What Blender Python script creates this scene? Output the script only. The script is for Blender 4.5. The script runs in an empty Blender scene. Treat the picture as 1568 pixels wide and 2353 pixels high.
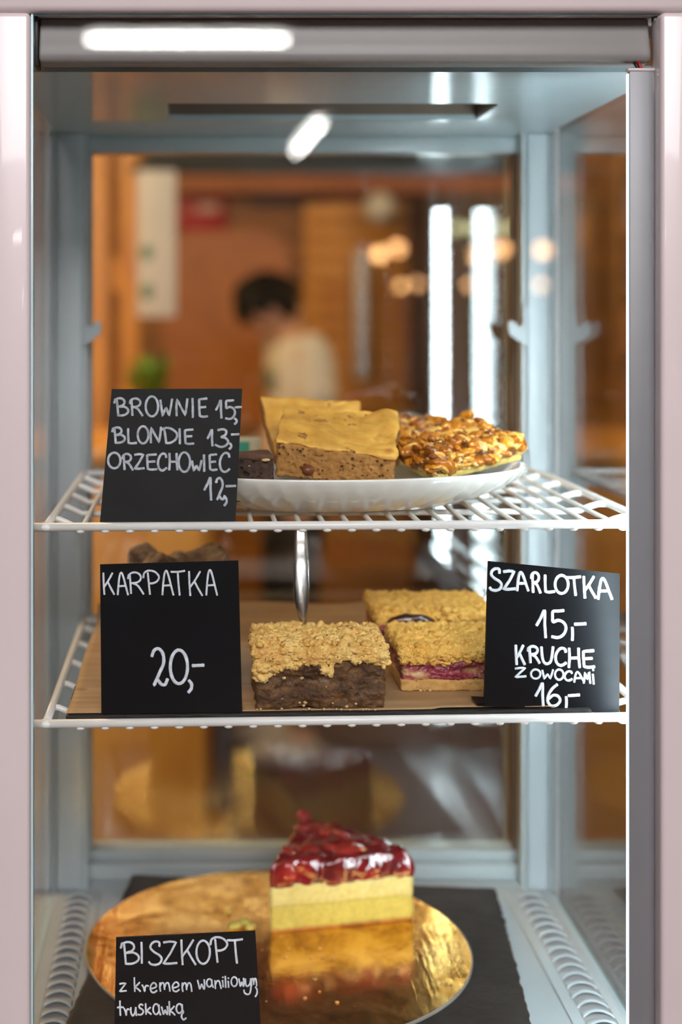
import bpy, bmesh, math, random
from mathutils import Vector, Matrix, noise

sc = bpy.context.scene
R = math.radians
random.seed(7)

# ------------------------------------------------------------------ camera, light, exposure
F = 3268.0            # focal length in pixels of the 1568x2353 frame
DC = 0.86             # camera distance in front of the cabinet's face (y = 0)
ZC = 1.5              # camera height
cam_d = bpy.data.cameras.new('camera')
cam = bpy.data.objects.new('camera', cam_d)
sc.collection.objects.link(cam)
sc.camera = cam
cam.location = (0, -DC, ZC)
cam.rotation_euler = (R(90), 0, 0)
cam_d.sensor_fit = 'VERTICAL'
cam_d.sensor_height = 36.0
cam_d.sensor_width = 24.0
cam_d.lens = 50.0
cam_d.shift_x = (784 - 450) / 2353
cam_d.shift_y = -(1176.5 - 725) / 2353
cam_d.clip_start = 0.02
cam_d.dof.use_dof = True
cam_d.dof.focus_distance = 0.905
cam_d.dof.aperture_fstop = 3.2
cam_d.dof.aperture_blades = 0

sc.view_settings.view_transform = 'Standard'
sc.view_settings.look = 'None'
sc.view_settings.gamma = 1.0
sc.view_settings.use_curve_mapping = False
sc.view_settings.exposure = 0.0
cy = sc.cycles
cy.max_bounces = 8
cy.diffuse_bounces = 3
cy.glossy_bounces = 5
cy.transmission_bounces = 4
cy.transparent_max_bounces = 20
cy.caustics_reflective = True
cy.sample_clamp_indirect = 90.0
cy.use_denoising = True
cy.blur_glossy = 0.05

world = bpy.data.worlds.new('world')
sc.world = world
world.use_nodes = True
world.node_tree.nodes['Background'].inputs[0].default_value = (0.5, 0.55, 0.6, 1)
world.node_tree.nodes['Background'].inputs[1].default_value = 0.15

LED_STRENGTH = 56.0
TUBE_STRENGTH = 105.0
BULB_STRENGTH = 30.0


def area(name, loc, rot, sx, sy, watts, col):
    l = bpy.data.lights.new(name, 'AREA')
    l.shape = 'RECTANGLE'
    l.size, l.size_y = sx, sy
    l.energy = watts
    l.color = col
    o = bpy.data.objects.new(name, l)
    sc.collection.objects.link(o)
    o.location = loc
    o.rotation_euler = rot
    return o


area('hall_fill_light', (0.2, -2.9, 3.1), (R(28), 0, 0), 2.6, 1.6, 190, (1.0, 0.95, 0.97))  # added soft fill for the cabinet front, outside what the pane mirrors
area('shop_fill_left', (-1.9, 2.9, 2.7), (R(10), R(-30), 0), 0.9, 0.9, 60, (1.0, 0.62, 0.24))  # added warm side fill for the back room and the person
area('shop_fill_right', (2.2, 3.2, 2.7), (R(15), R(35), 0), 0.8, 0.8, 30, (1.0, 0.62, 0.24))  # added warm fill from the right, clear of the gold board's reflection
area('counter_fill_light', (-1.1, 1.1, 2.6), (R(35), R(-20), 0), 0.7, 0.7, 46, (1.0, 0.68, 0.38))  # added fill to brighten the wood counter front and timber frame

# ------------------------------------------------------------------ helpers
COL = sc.collection


def P(px, py, d):
    return Vector(((px - 450) / F * d, d - DC, ZC - (py - 725) / F * d))


class MB:
    def __init__(s):
        s.bm = bmesh.new()

    def box(s, lo, hi, bev=0.0, seg=2, mi=0):
        lo, hi = Vector(lo), Vector(hi)
        b = bmesh.new()
        bmesh.ops.create_cube(b, size=1)
        for v in b.verts:
            v.co = Vector(((lo[i] + hi[i]) / 2 + v.co[i] * (hi[i] - lo[i]) for i in range(3)))
        if bev > 0:
            bmesh.ops.bevel(b, geom=list(b.edges), offset=bev, segments=seg, affect='EDGES', profile=0.5)
        s.merge(b, mi, smooth=bev > 0)
        return s

    def merge(s, b, mi=0, smooth=True, mat=None):
        b.verts.index_update()
        vs = [s.bm.verts.new(mat @ v.co if mat else v.co) for v in b.verts]
        for f in b.faces:
            try:
                nf = s.bm.faces.new([vs[v.index] for v in f.verts])
                nf.smooth = smooth
                nf.material_index = mi
            except ValueError:
                pass
        b.free()

    def tube(s, pts, r, seg=10, cap=True, mi=0):
        pts = [Vector(p) for p in pts]
        rs = r if isinstance(r, (list, tuple)) else [r] * len(pts)
        rings = []
        t0 = (pts[1] - pts[0]).normalized()
        up = Vector((0, 0, 1)) if abs(t0.z) < 0.9 else Vector((0, 1, 0))
        n = (up - t0 * up.dot(t0)).normalized()
        for i, p in enumerate(pts):
            if i == 0:
                t = pts[1] - pts[0]
            elif i == len(pts) - 1:
                t = pts[-1] - pts[-2]
            else:
                t = (pts[i + 1] - pts[i]).normalized() + (pts[i] - pts[i - 1]).normalized()
            t.normalize()
            n = (n - t * n.dot(t)).normalized()
            b = t.cross(n)
            rings.append([s.bm.verts.new(p + (n * math.cos(a) + b * math.sin(a)) * rs[i])
                          for a in (2 * math.pi * k / seg for k in range(seg))])
        for a, b in zip(rings, rings[1:]):
            for k in range(seg):
                f = s.bm.faces.new((a[k], a[(k + 1) % seg], b[(k + 1) % seg], b[k]))
                f.smooth = True
                f.material_index = mi
        if cap:
            for rg in (list(reversed(rings[0])), rings[-1]):
                f = s.bm.faces.new(rg)
                f.material_index = mi
        return s

    def prism(s, poly, vec, mi=0):
        a = [s.bm.verts.new(p) for p in poly]
        b = [s.bm.verts.new(Vector(p) + Vector(vec)) for p in poly]
        n = len(a)
        fs = [s.bm.faces.new(a), s.bm.faces.new(list(reversed(b)))]
        for i in range(n):
            fs.append(s.bm.faces.new((a[i], b[i], b[(i + 1) % n], a[(i + 1) % n])))
        for f in fs:
            f.material_index = mi
        return s

    def ico(s, c, r, sub=2, amp=0.0, freq=100, seed=0, mat=None, mi=0):
        b = bmesh.new()
        bmesh.ops.create_icosphere(b, subdivisions=sub, radius=1)
        rr = Vector(r) if hasattr(r, '__len__') else Vector((r, r, r))
        for v in b.verts:
            k = 1.0
            if amp:
                k += amp * noise.noise(v.co * freq + Vector((seed * 3.1, seed * 1.7, seed * 7.3)))
            v.co = Vector((v.co[i] * rr[i] * k for i in range(3)))
        m = Matrix.Translation(Vector(c)) @ (mat if mat else Matrix.Identity(4))
        s.merge(b, mi, True, m)
        return s

    def lathe(s, prof, n=64, fx=1.0, fy=1.0, c=(0, 0, 0), rot=0.0, ribf=None, mi=0):
        rings = []
        for j, (r, z) in enumerate(prof):
            ring = []
            for k in range(n):
                a = 2 * math.pi * k / n
                q = r + (ribf(j, a) if ribf else 0)
                x, y = q * fx * math.cos(a), q * fy * math.sin(a)
                ring.append(s.bm.verts.new((c[0] + x * math.cos(rot) - y * math.sin(rot),
                                            c[1] + x * math.sin(rot) + y * math.cos(rot), c[2] + z)))
            rings.append(ring)
        for a, b in zip(rings, rings[1:]):
            for k in range(n):
                f = s.bm.faces.new((a[k], a[(k + 1) % n], b[(k + 1) % n], b[k]))
                f.smooth = True
                f.material_index = mi
        for rg in (list(reversed(rings[0])), rings[-1]):
            s.bm.faces.new(rg).material_index = mi
        return s


def fbm(p, o=4):
    return noise.fractal(p, 1.0, 2.0, o)


def slab(c8, n=(24, 24, 12), rnd=0.002, disp=None, pre=None):
    """A solid from eight corners (bottom fl fr br bl, then top), rounded and displaced by disp(co, normal, uvw)."""
    c = [Vector(p) for p in c8]
    L = [((c[1] - c[0]).length + (c[5] - c[4]).length) / 2, ((c[3] - c[0]).length + (c[7] - c[4]).length) / 2,
         ((c[4] - c[0]).length + (c[6] - c[2]).length) / 2]

    def tri(u, v, w):
        a = c[0] * (1 - u) * (1 - v) + c[1] * u * (1 - v) + c[2] * u * v + c[3] * (1 - u) * v
        b = c[4] * (1 - u) * (1 - v) + c[5] * u * (1 - v) + c[6] * u * v + c[7] * (1 - u) * v
        return a * (1 - w) + b * w
    bm = bmesh.new()
    cache = {}

    def vert(i, j, k):
        key = (i, j, k)
        if key in cache:
            return cache[key][0]
        q = [i / n[0] * L[0], j / n[1] * L[1], k / n[2] * L[2]]
        cl = [min(max(q[a], min(rnd, L[a] / 2)), L[a] - min(rnd, L[a] / 2)) for a in range(3)]
        dv = Vector((q[a] - cl[a] for a in range(3)))
        if dv.length > 1e-9:
            dv = dv.normalized() * rnd
        q = [cl[a] + dv[a] for a in range(3)]
        uvw = [q[a] / L[a] for a in range(3)]
        q_ = tri(*uvw)
        v = bm.verts.new(pre(q_, uvw) if pre else q_)
        cache[key] = (v, uvw)
        return v
    for (a, b, f) in ((0, 1, 2), (0, 2, 1), (1, 2, 0)):
        for side in (0, n[f]):
            for i in range(n[a]):
                for j in range(n[b]):
                    quad = []
                    for (ii, jj) in ((i, j), (i + 1, j), (i + 1, j + 1), (i, j + 1)):
                        key = [0, 0, 0]
                        key[a], key[b], key[f] = ii, jj, side
                        quad.append(vert(*key))
                    bm.faces.new(quad).smooth = True
    bmesh.ops.recalc_face_normals(bm, faces=bm.faces)
    bm.normal_update()
    if disp:
        mv = [(v, disp(v.co.copy(), v.normal.copy(), uvw)) for (v, uvw) in cache.values()]
        for v, d in mv:
            if d:
                v.co += d
    m = MB()
    m.merge(bm)
    return m


ROOTS = {}


def link(name, mb, mat, parent=None, loc=None):
    me = bpy.data.meshes.new(name)
    bm = mb.bm
    bmesh.ops.recalc_face_normals(bm, faces=bm.faces)
    base = Vector(loc) if loc is not None else Vector((0, 0, 0))
    if parent is not None:
        base = ROOTS[parent.name]
    for v in bm.verts:
        v.co -= base
    bm.to_mesh(me)
    bm.free()
    for m in (mat if isinstance(mat, (list, tuple)) else [mat]):
        me.materials.append(m)
    o = bpy.data.objects.new(name, me)
    COL.objects.link(o)
    if parent is not None:
        o.parent = parent
    else:
        o.location = base
    ROOTS[o.name] = base
    return o


def thing(name, label, cat, loc, group=None):
    o = bpy.data.objects.new(name, None)
    o.empty_display_size = 0.02
    COL.objects.link(o)
    o.location = loc
    ROOTS[o.name] = Vector(loc)
    o['label'] = label
    o['category'] = cat
    if group:
        o['group'] = group
    return o


def tag(o, label, cat, group=None, kind=None):
    if label:
        o['label'] = label
    if cat:
        o['category'] = cat
    if group:
        o['group'] = group
    if kind:
        o['kind'] = kind
    return o


def struct(name, mb, mat, label=None):
    o = link(name, mb, mat)
    o['kind'] = 'structure'
    if label:
        o['label'] = label
    return o


def copy_part(o, dv, parent=None):
    c = o.copy()
    COL.objects.link(c)
    c.parent = parent or o.parent
    c.location = o.location + Vector(dv)
    return c


# ------------------------------------------------------------------ materials
class NT:
    def __init__(s, name):
        s.m = bpy.data.materials.new(name)
        s.m.use_nodes = True
        s.t = s.m.node_tree
        s.b = s.t.nodes['Principled BSDF']
        s.out = s.t.nodes['Material Output']

    def n(s, ty, **kw):
        nd = s.t.nodes.new(ty)
        for k, v in kw.items():
            setattr(nd, k, v)
        return nd

    def l(s, a, b):
        s.t.links.new(a, b)

    def co(s, scale=(1, 1, 1), rot=(0, 0, 0), kind='Object'):
        tc = s.n('ShaderNodeTexCoord')
        mp = s.n('ShaderNodeMapping')
        mp.inputs['Scale'].default_value = scale
        mp.inputs['Rotation'].default_value = rot
        s.l(tc.outputs[kind], mp.inputs['Vector'])
        return mp.outputs['Vector']

    def noise(s, vec, scale, detail=4, rough=0.55, dist=0.0):
        nd = s.n('ShaderNodeTexNoise')
        nd.inputs['Scale'].default_value = scale
        nd.inputs['Detail'].default_value = detail
        nd.inputs['Roughness'].default_value = rough
        nd.inputs['Distortion'].default_value = dist
        s.l(vec, nd.inputs['Vector'])
        return nd.outputs['Fac']

    def vor(s, vec, scale, feature='F1'):
        nd = s.n('ShaderNodeTexVoronoi', feature=feature)
        nd.inputs['Scale'].default_value = scale
        s.l(vec, nd.inputs['Vector'])
        return nd.outputs['Distance']

    def ramp(s, fac, stops):
        nd = s.n('ShaderNodeValToRGB')
        e = nd.color_ramp.elements
        while len(e) < len(stops):
            e.new(0.5)
        for i, (p, c) in enumerate(stops):
            e[i].position = p
            e[i].color = (*c, 1)
        s.l(fac, nd.inputs['Fac'])
        return nd.outputs['Color']

    def mix(s, fac, a, b, mode='MIX'):
        nd = s.n('ShaderNodeMix', data_type='RGBA', blend_type=mode)
        for sock, v in ((nd.inputs[0], fac), (nd.inputs[6], a), (nd.inputs[7], b)):
            if isinstance(v, (int, float)):
                sock.default_value = v
            elif isinstance(v, tuple):
                sock.default_value = (*v, 1)
            else:
                s.l(v, sock)
        return nd.outputs[2]

    def bump(s, h, strength=0.5, dist=0.001):
        nd = s.n('ShaderNodeBump')
        nd.inputs['Strength'].default_value = strength
        nd.inputs['Distance'].default_value = dist
        s.l(h, nd.inputs['Height'])
        s.l(nd.outputs['Normal'], s.b.inputs['Normal'])

    def base(s, c):
        if isinstance(c, tuple):
            s.b.inputs['Base Color'].default_value = (*c, 1)
        else:
            s.l(c, s.b.inputs['Base Color'])

    def set(s, **kw):
        for k, v in kw.items():
            s.b.inputs[k.replace('_', ' ')].default_value = v


def lin(r, g, b):
    return tuple(((v / 255) / 12.92 if v / 255 <= 0.04045 else ((v / 255 + 0.055) / 1.055) ** 2.4) for v in (r, g, b))


def simple(name, c, rough=0.5, metal=0.0, var=0.08, vscale=30, bump=None, coat=0.0, spec=0.5):
    m = NT(name)
    v = m.co()
    nz = m.noise(v, vscale, 5)
    dark = tuple(x * (1 - var) for x in c)
    lite = tuple(min(1, x * (1 + var)) for x in c)
    m.base(m.ramp(nz, [(0.3, dark), (0.7, lite)]))
    m.set(Roughness=rough, Metallic=metal)
    m.b.inputs['Specular IOR Level'].default_value = spec
    if coat:
        m.b.inputs['Coat Weight'].default_value = coat
    if bump:
        m.bump(m.noise(v, bump[0], 5), bump[1], bump[2])
    return m.m


def glass_mat(name, tint):
    m = NT(name)
    g = m.n('ShaderNodeNewGeometry')
    dt = m.n('ShaderNodeVectorMath', operation='DOT_PRODUCT')
    m.l(g.outputs['Normal'], dt.inputs[0])
    m.l(g.outputs['Incoming'], dt.inputs[1])
    ab = m.n('ShaderNodeMath', operation='ABSOLUTE')
    m.l(dt.outputs['Value'], ab.inputs[0])
    su = m.n('ShaderNodeMath', operation='SUBTRACT')
    su.inputs[0].default_value = 1
    m.l(ab.outputs[0], su.inputs[1])
    pw = m.n('ShaderNodeMath', operation='POWER')
    pw.inputs[1].default_value = 5
    m.l(su.outputs[0], pw.inputs[0])
    ma = m.n('ShaderNodeMath', operation='MULTIPLY_ADD')
    ma.inputs[1].default_value = 0.957
    ma.inputs[2].default_value = 0.043
    m.l(pw.outputs[0], ma.inputs[0])
    tr = m.n('ShaderNodeBsdfTransparent')
    tr.inputs[0].default_value = (*tint, 1)
    gl = m.n('ShaderNodeBsdfGlossy')
    gl.inputs['Roughness'].default_value = 0.0
    gl.inputs['Color'].default_value = (1, 1, 1, 1)
    mx = m.n('ShaderNodeMixShader')
    m.l(ma.outputs[0], mx.inputs[0])
    m.l(tr.outputs[0], mx.inputs[1])
    m.l(gl.outputs[0], mx.inputs[2])
    m.l(mx.outputs[0], m.out.inputs['Surface'])
    m.t.nodes.remove(m.b)
    return m.m


def emit(name, c, strength):
    m = NT(name)
    m.b.inputs['Base Color'].default_value = (0.8, 0.8, 0.8, 1)
    m.b.inputs['Emission Color'].default_value = (*c, 1)
    m.b.inputs['Emission Strength'].default_value = strength
    return m.m


def wood(name, c1, c2, scale=(3, 3, 0.4), rough=0.5, ring=6, plank=None):
    m = NT(name)
    v = m.co(scale)
    n1 = m.noise(v, ring, 6, 0.6, 1.2)
    col = m.ramp(n1, [(0.25, c1), (0.5, tuple((a + b) / 2 for a, b in zip(c1, c2))), (0.75, c2)])
    if plank:
        tc = m.n('ShaderNodeTexCoord')
        sp = m.n('ShaderNodeSeparateXYZ')
        cb = m.n('ShaderNodeCombineXYZ')
        m.l(tc.outputs['Object'], sp.inputs[0])
        ax = plank[2]
        m.l(sp.outputs[ax[0]], cb.inputs[0])
        m.l(sp.outputs[ax[1]], cb.inputs[1])
        br = m.n('ShaderNodeTexBrick')
        br.inputs['Scale'].default_value = 1
        br.inputs['Brick Width'].default_value = plank[0]
        br.inputs['Row Height'].default_value = plank[1]
        br.inputs['Mortar Size'].default_value = 0.004
        br.inputs['Color1'].default_value = (1, 1, 1, 1)
        br.inputs['Color2'].default_value = (0.62, 0.6, 0.58, 1)
        br.inputs['Mortar'].default_value = (0.15, 0.12, 0.1, 1)
        m.l(cb.outputs[0], br.inputs['Vector'])
        col = m.mix(1.0, col, br.outputs['Color'], 'MULTIPLY')
    m.base(col)
    m.set(Roughness=rough)
    m.bump(n1, 0.15, 0.002)
    return m.m


M = {}
M['frame'] = simple('pink_white_paint', (0.70, 0.60, 0.60), 0.28, 0, 0.03, 8, (400, 0.05, 0.0004), 0.3)
M['inner'] = simple('white_paint', (0.37, 0.415, 0.435), 0.35, 0, 0.04, 12)
M['rear_frame'] = simple('door_frame_white', (0.37, 0.415, 0.425), 0.3, 0, 0.06, 14)
M['brown_gasket'] = simple('brown_gasket', (0.16, 0.12, 0.09), 0.5)
M['grey_gasket_and_shade'] = simple('grey_gasket_and_shade', (0.30, 0.29, 0.29), 0.45, 0, 0.05)
M['black_gasket_and_gap'] = simple('black_gasket_and_gap', (0.015, 0.014, 0.013), 0.5)
M['alu'] = simple('aluminium_channel', (0.27, 0.265, 0.285), 0.42, 0.2, 0.03, 20)
M['header'] = simple('header_plastic', (0.29, 0.27, 0.265), 0.42, 0, 0.04, 9)
M['glass'] = glass_mat('clear_glass', (0.985, 0.995, 0.99))
M['lit_glass_edge'] = simple('lit_glass_edge', (0.50, 0.70, 0.74), 0.15, 0, 0.05)  # pale teal holds the lamp glow of the glass edges as colour
M['wire'] = simple('white_wire_coating', (0.83, 0.82, 0.80), 0.3, 0, 0.04, 60, (300, 0.08, 0.0006))
M['slate'] = simple('black_slate', (0.018, 0.017, 0.016), 0.6, 0, 0.4, 40, (120, 0.5, 0.0012), 0, 0.22)
M['sign'] = simple('black_board', (0.0022, 0.0026, 0.0042), 0.45, 0, 0.4, 25, (900, 0.1, 0.0002), 0, 0.10)
M['sign_warm'] = simple('worn_black_board', (0.008, 0.0075, 0.0075), 0.55, 0, 0.45, 30, (900, 0.1, 0.0002), 0, 0.15)
M['chalk'] = simple('chalk_marker', (0.66, 0.70, 0.78), 0.7, 0, 0.22, 260)
M['chalk_dim'] = simple('chalk_marker_grey', (0.42, 0.45, 0.50), 0.7, 0, 0.35, 260)
M['plate'] = simple('cream_glaze', (0.80, 0.79, 0.74), 0.16, 0, 0.03, 18, None, 0.4)
M['steel'] = simple('stainless_steel', (0.62, 0.61, 0.60), 0.2, 1.0, 0.08, 30)
M['black_wire'] = simple('black_cable', (0.01, 0.01, 0.01), 0.4)
M['red_wire'] = simple('red_cable', (0.4, 0.01, 0.01), 0.4)
M['green_card'] = simple('green_card', (0.03, 0.28, 0.17), 0.6)
M['cream_card'] = simple('cream_card', (0.55, 0.45, 0.28), 0.6)

# stainless ceiling panel, slightly wavy
m = NT('stainless_ceiling')
v = m.co((1, 1, 1))
nz = m.noise(v, 9, 3)
m.base((0.38, 0.47, 0.50))
m.set(Metallic=0.0, Roughness=0.45)
m.b.inputs['Specular IOR Level'].default_value = 0.25
m.b.inputs['Coat Weight'].default_value = 0.7
m.b.inputs['Coat Roughness'].default_value = 0.07
m.b.inputs['Coat IOR'].default_value = 1.42
m.bump(nz, 0.35, 0.010)
M['ceiling_panel'] = m.m

# LED tape: a row of chips under a milky cover
m = NT('led_chips')
sp = m.n('ShaderNodeSeparateXYZ')
m.l(m.co((1, 1, 1)), sp.inputs[0])
mu = m.n('ShaderNodeMath', operation='MULTIPLY')
mu.inputs[1].default_value = 2 * math.pi / 0.0125
m.l(sp.outputs[2], mu.inputs[0])
si = m.n('ShaderNodeMath', operation='SINE')
m.l(mu.outputs[0], si.inputs[0])
mm = m.n('ShaderNodeMath', operation='MULTIPLY_ADD')
mm.inputs[1].default_value = LED_STRENGTH * 0.45
mm.inputs[2].default_value = LED_STRENGTH
m.l(si.outputs[0], mm.inputs[0])
m.b.inputs['Emission Color'].default_value = (0.78, 0.94, 1.0, 1)
m.l(mm.outputs[0], m.b.inputs['Emission Strength'])
M['led'] = m.m
M['led_lens'] = emit('led_lens_edge', (0.9, 0.97, 1.0), 1.3)
M['led_lens'].node_tree.nodes['Principled BSDF'].inputs['Base Color'].default_value = (0.06, 0.06, 0.06, 1)
M['tube'] = emit('fluorescent_tube', (1.0, 0.97, 0.92), TUBE_STRENGTH)
M['bulb'] = emit('warm_bulb', (1.0, 0.50, 0.20), BULB_STRENGTH)
M['string_bulb'] = emit('string_light_bulb', (0.75, 0.80, 0.40), 1.1)

# gold cake board foil
m = NT('gold_foil')
v = m.co()
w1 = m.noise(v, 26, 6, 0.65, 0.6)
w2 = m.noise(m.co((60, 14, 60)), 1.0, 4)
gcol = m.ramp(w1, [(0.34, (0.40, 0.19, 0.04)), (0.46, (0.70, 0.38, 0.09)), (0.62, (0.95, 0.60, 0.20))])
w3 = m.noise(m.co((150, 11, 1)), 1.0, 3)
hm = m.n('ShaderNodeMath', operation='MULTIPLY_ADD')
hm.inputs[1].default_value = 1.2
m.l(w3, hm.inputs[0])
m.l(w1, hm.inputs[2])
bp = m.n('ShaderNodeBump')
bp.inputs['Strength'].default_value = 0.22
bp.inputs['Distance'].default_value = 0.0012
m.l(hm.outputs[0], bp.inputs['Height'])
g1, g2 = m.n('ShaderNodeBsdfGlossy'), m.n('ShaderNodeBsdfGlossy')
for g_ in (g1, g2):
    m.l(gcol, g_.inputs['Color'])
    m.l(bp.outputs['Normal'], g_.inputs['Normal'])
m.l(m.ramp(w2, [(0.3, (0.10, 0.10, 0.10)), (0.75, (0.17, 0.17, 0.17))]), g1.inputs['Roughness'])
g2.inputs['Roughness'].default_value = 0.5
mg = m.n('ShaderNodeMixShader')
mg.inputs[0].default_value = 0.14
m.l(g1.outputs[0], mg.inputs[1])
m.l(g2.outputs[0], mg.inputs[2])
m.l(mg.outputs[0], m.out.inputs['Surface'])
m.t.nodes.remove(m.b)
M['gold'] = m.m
M['gold_edge'] = simple('grey_card_edge', (0.22, 0.20, 0.17), 0.6)

# brown baking paper
m = NT('brown_baking_paper')
v = m.co()
a = m.noise(v, 18, 5)
b = m.noise(m.co((4, 60, 4)), 2.0, 3)
col = m.mix(m.ramp(b, [(0.45, (0, 0, 0)), (0.62, (0.5, 0.5, 0.5))]), m.ramp(a, [(0.3, (0.33, 0.19, 0.085)), (0.7, (0.46, 0.28, 0.13))]), (0.56, 0.36, 0.18))
gs = m.vor(v, 26)
m.base(m.mix(m.ramp(gs, [(0.05, (0.75, 0.75, 0.75)), (0.16, (0, 0, 0))]), col, (0.22, 0.11, 0.04)))
m.set(Roughness=0.55)
m.bump(a, 0.3, 0.002)
M['paper'] = m.m


def crumb_mat(name, stops, pore_col, pore_scale, pore_lo=0.12, pore_hi=0.3, bump=0.8, bd=0.0012, rough=0.75, fine=260, sss=0.0):
    m = NT(name)
    v = m.co()
    a = m.noise(v, 70, 6, 0.6)
    f = m.noise(v, fine, 4, 0.6)
    p = m.vor(v, pore_scale)
    col = m.ramp(a, stops)
    col = m.mix(0.45, col, m.ramp(f, [(0.3, tuple(x * 0.6 for x in stops[0][1])), (0.7, stops[-1][1])]))
    msk = m.noise(v, pore_scale * 0.35, 3)
    pm = m.n('ShaderNodeMath', operation='ADD')
    m.l(p, pm.inputs[0])
    ms = m.n('ShaderNodeMath', operation='MULTIPLY_ADD')
    ms.inputs[1].default_value = -0.9
    ms.inputs[2].default_value = 0.5
    m.l(msk, ms.inputs[0])
    m.l(ms.outputs[0], pm.inputs[1])
    pr = m.ramp(pm.outputs[0], [(pore_lo, (0, 0, 0)), (pore_hi, (1, 1, 1))])
    m.base(m.mix(pr, pore_col, col))
    m.set(Roughness=rough)
    h = m.n('ShaderNodeMath', operation='MULTIPLY_ADD')
    h.inputs[1].default_value = 0.4
    m.l(f, h.inputs[0])
    m.l(pr, h.inputs[2])
    m.bump(h.outputs[0], bump, bd)
    if sss:
        m.b.inputs['Subsurface Weight'].default_value = sss
        m.b.inputs['Subsurface Radius'].default_value = (0.004, 0.002, 0.001)
        m.b.inputs['Subsurface Scale'].default_value = 1.0
    return m.m


M['pale_crumb'] = simple('pale_crumb', (0.62, 0.42, 0.19), 0.8, 0, 0.3, 400)
M['crumble'] = crumb_mat('golden_crumble', [(0.32, (0.68, 0.30, 0.05)), (0.5, (0.90, 0.54, 0.13)), (0.68, (0.98, 0.76, 0.31))], (0.50, 0.20, 0.03), 420, 0.1, 0.22, 0.5, 0.0007)
M['crumble_dark'] = crumb_mat('baked_crumble', [(0.3, (0.76, 0.37, 0.045)), (0.7, (0.97, 0.64, 0.17))], (0.58, 0.25, 0.03), 420, 0.1, 0.22, 0.5, 0.0007)
M['blondie'] = crumb_mat('blondie_crumb', [(0.3, (0.30, 0.125, 0.022)), (0.7, (0.46, 0.22, 0.05))], (0.12, 0.04, 0.007), 270, 0.14, 0.30, 0.8, 0.0014)
M['blondie_crust'] = crumb_mat('blondie_crust', [(0.3, (0.60, 0.26, 0.03)), (0.7, (0.88, 0.50, 0.095))], (0.50, 0.20, 0.03), 60, 0.0, 0.2, 0.4, 0.0008, 0.55, 40)
M['brownie'] = crumb_mat('brownie_crumb', [(0.3, (0.035, 0.016, 0.010)), (0.7, (0.075, 0.036, 0.022))], (0.012, 0.006, 0.004), 200, 0.12, 0.3, 1.0, 0.0012)
M['brownie_crust'] = crumb_mat('brownie_crust', [(0.3, (0.09, 0.04, 0.022)), (0.7, (0.15, 0.07, 0.04))], (0.03, 0.012, 0.006), 140, 0.05, 0.2, 0.8, 0.001)
M['sponge'] = crumb_mat('vanilla_sponge', [(0.3, (0.50, 0.41, 0.075)), (0.7, (0.63, 0.55, 0.13))], (0.45, 0.33, 0.05), 300, 0.05, 0.2, 0.5, 0.0007, 0.8)
M['cream'] = crumb_mat('vanilla_cream', [(0.3, (0.58, 0.50, 0.16)), (0.7, (0.69, 0.63, 0.26))], (0.52, 0.43, 0.13), 120, 0.0, 0.1, 0.2, 0.0006, 0.5)
M['seam'] = simple('sponge_crust', (0.42, 0.21, 0.05), 0.8, 0, 0.3, 120)
M['pastry'] = crumb_mat('shortcrust', [(0.3, (0.52, 0.26, 0.06)), (0.7, (0.72, 0.42, 0.14))], (0.3, 0.13, 0.03), 300, 0.06, 0.2, 0.6, 0.0008)
M['nut_base'] = crumb_mat('nut_slice_base', [(0.3, (0.62, 0.44, 0.10)), (0.7, (0.80, 0.64, 0.22))], (0.5, 0.3, 0.06), 240, 0.06, 0.2, 0.5, 0.0008)

# apple filling: brown, wet, fibrous
m = NT('apple_filling')
v = m.co()
a = m.noise(m.co((75, 75, 95)), 1.0, 7, 0.68, 0.5)
b = m.noise(v, 320, 4)
col = m.ramp(a, [(0.25, (0.022, 0.006, 0.002)), (0.45, (0.075, 0.029, 0.007)), (0.58, (0.155, 0.07, 0.02)), (0.72, (0.34, 0.125, 0.012))])
m.base(col)
m.set(Roughness=0.34)
mxh = m.n('ShaderNodeMath', operation='MULTIPLY_ADD')
mxh.inputs[1].default_value = 0.35
m.l(b, mxh.inputs[0])
m.l(a, mxh.inputs[2])
m.bump(mxh.outputs[0], 1.0, 0.0025)
M['apple'] = m.m

# berry filling
m = NT('berry_filling')
v = m.co()
a = m.noise(m.co((60, 60, 120)), 1.0, 6, 0.6, 1.0)
bl_a = m.noise(m.co((26, 26, 60)), 1.0, 2)
m.base(m.mix(m.ramp(bl_a, [(0.55, (0, 0, 0)), (0.62, (1, 1, 1))]), m.ramp(a, [(0.28, (0.05, 0.004, 0.008)), (0.42, (0.20, 0.012, 0.03)), (0.55, (0.36, 0.05, 0.075)), (0.7, (0.50, 0.15, 0.13))]), (0.62, 0.36, 0.17)))
m.set(Roughness=0.35)
m.bump(a, 0.8, 0.002)
M['berry'] = m.m

# strawberry jelly
m = NT('strawberry_jelly')
v = m.co()
a = m.noise(v, 55, 4, 0.6, 0.6)
m.base(m.ramp(a, [(0.3, (0.07, 0.001, 0.004)), (0.55, (0.19, 0.003, 0.008)), (0.75, (0.30, 0.010, 0.012))]))
m.set(Roughness=0.12)
m.b.inputs['Coat Weight'].default_value = 0.35
m.b.inputs['Coat Roughness'].default_value = 0.10
m.b.inputs['Subsurface Weight'].default_value = 0.25
m.b.inputs['Subsurface Radius'].default_value = (0.006, 0.001, 0.001)
m.b.inputs['Subsurface Scale'].default_value = 1.0
m.bump(m.noise(v, 70, 2), 0.3, 0.002)
M['jelly'] = m.m
m = NT('strawberry_flesh')
a = m.noise(m.co(), 90, 3)
m.base(m.ramp(a, [(0.3, (0.24, 0.006, 0.008)), (0.7, (0.40, 0.035, 0.025))]))
m.set(Roughness=0.15)
m.b.inputs['Coat Weight'].default_value = 0.25
M['strawberry'] = m.m

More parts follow.
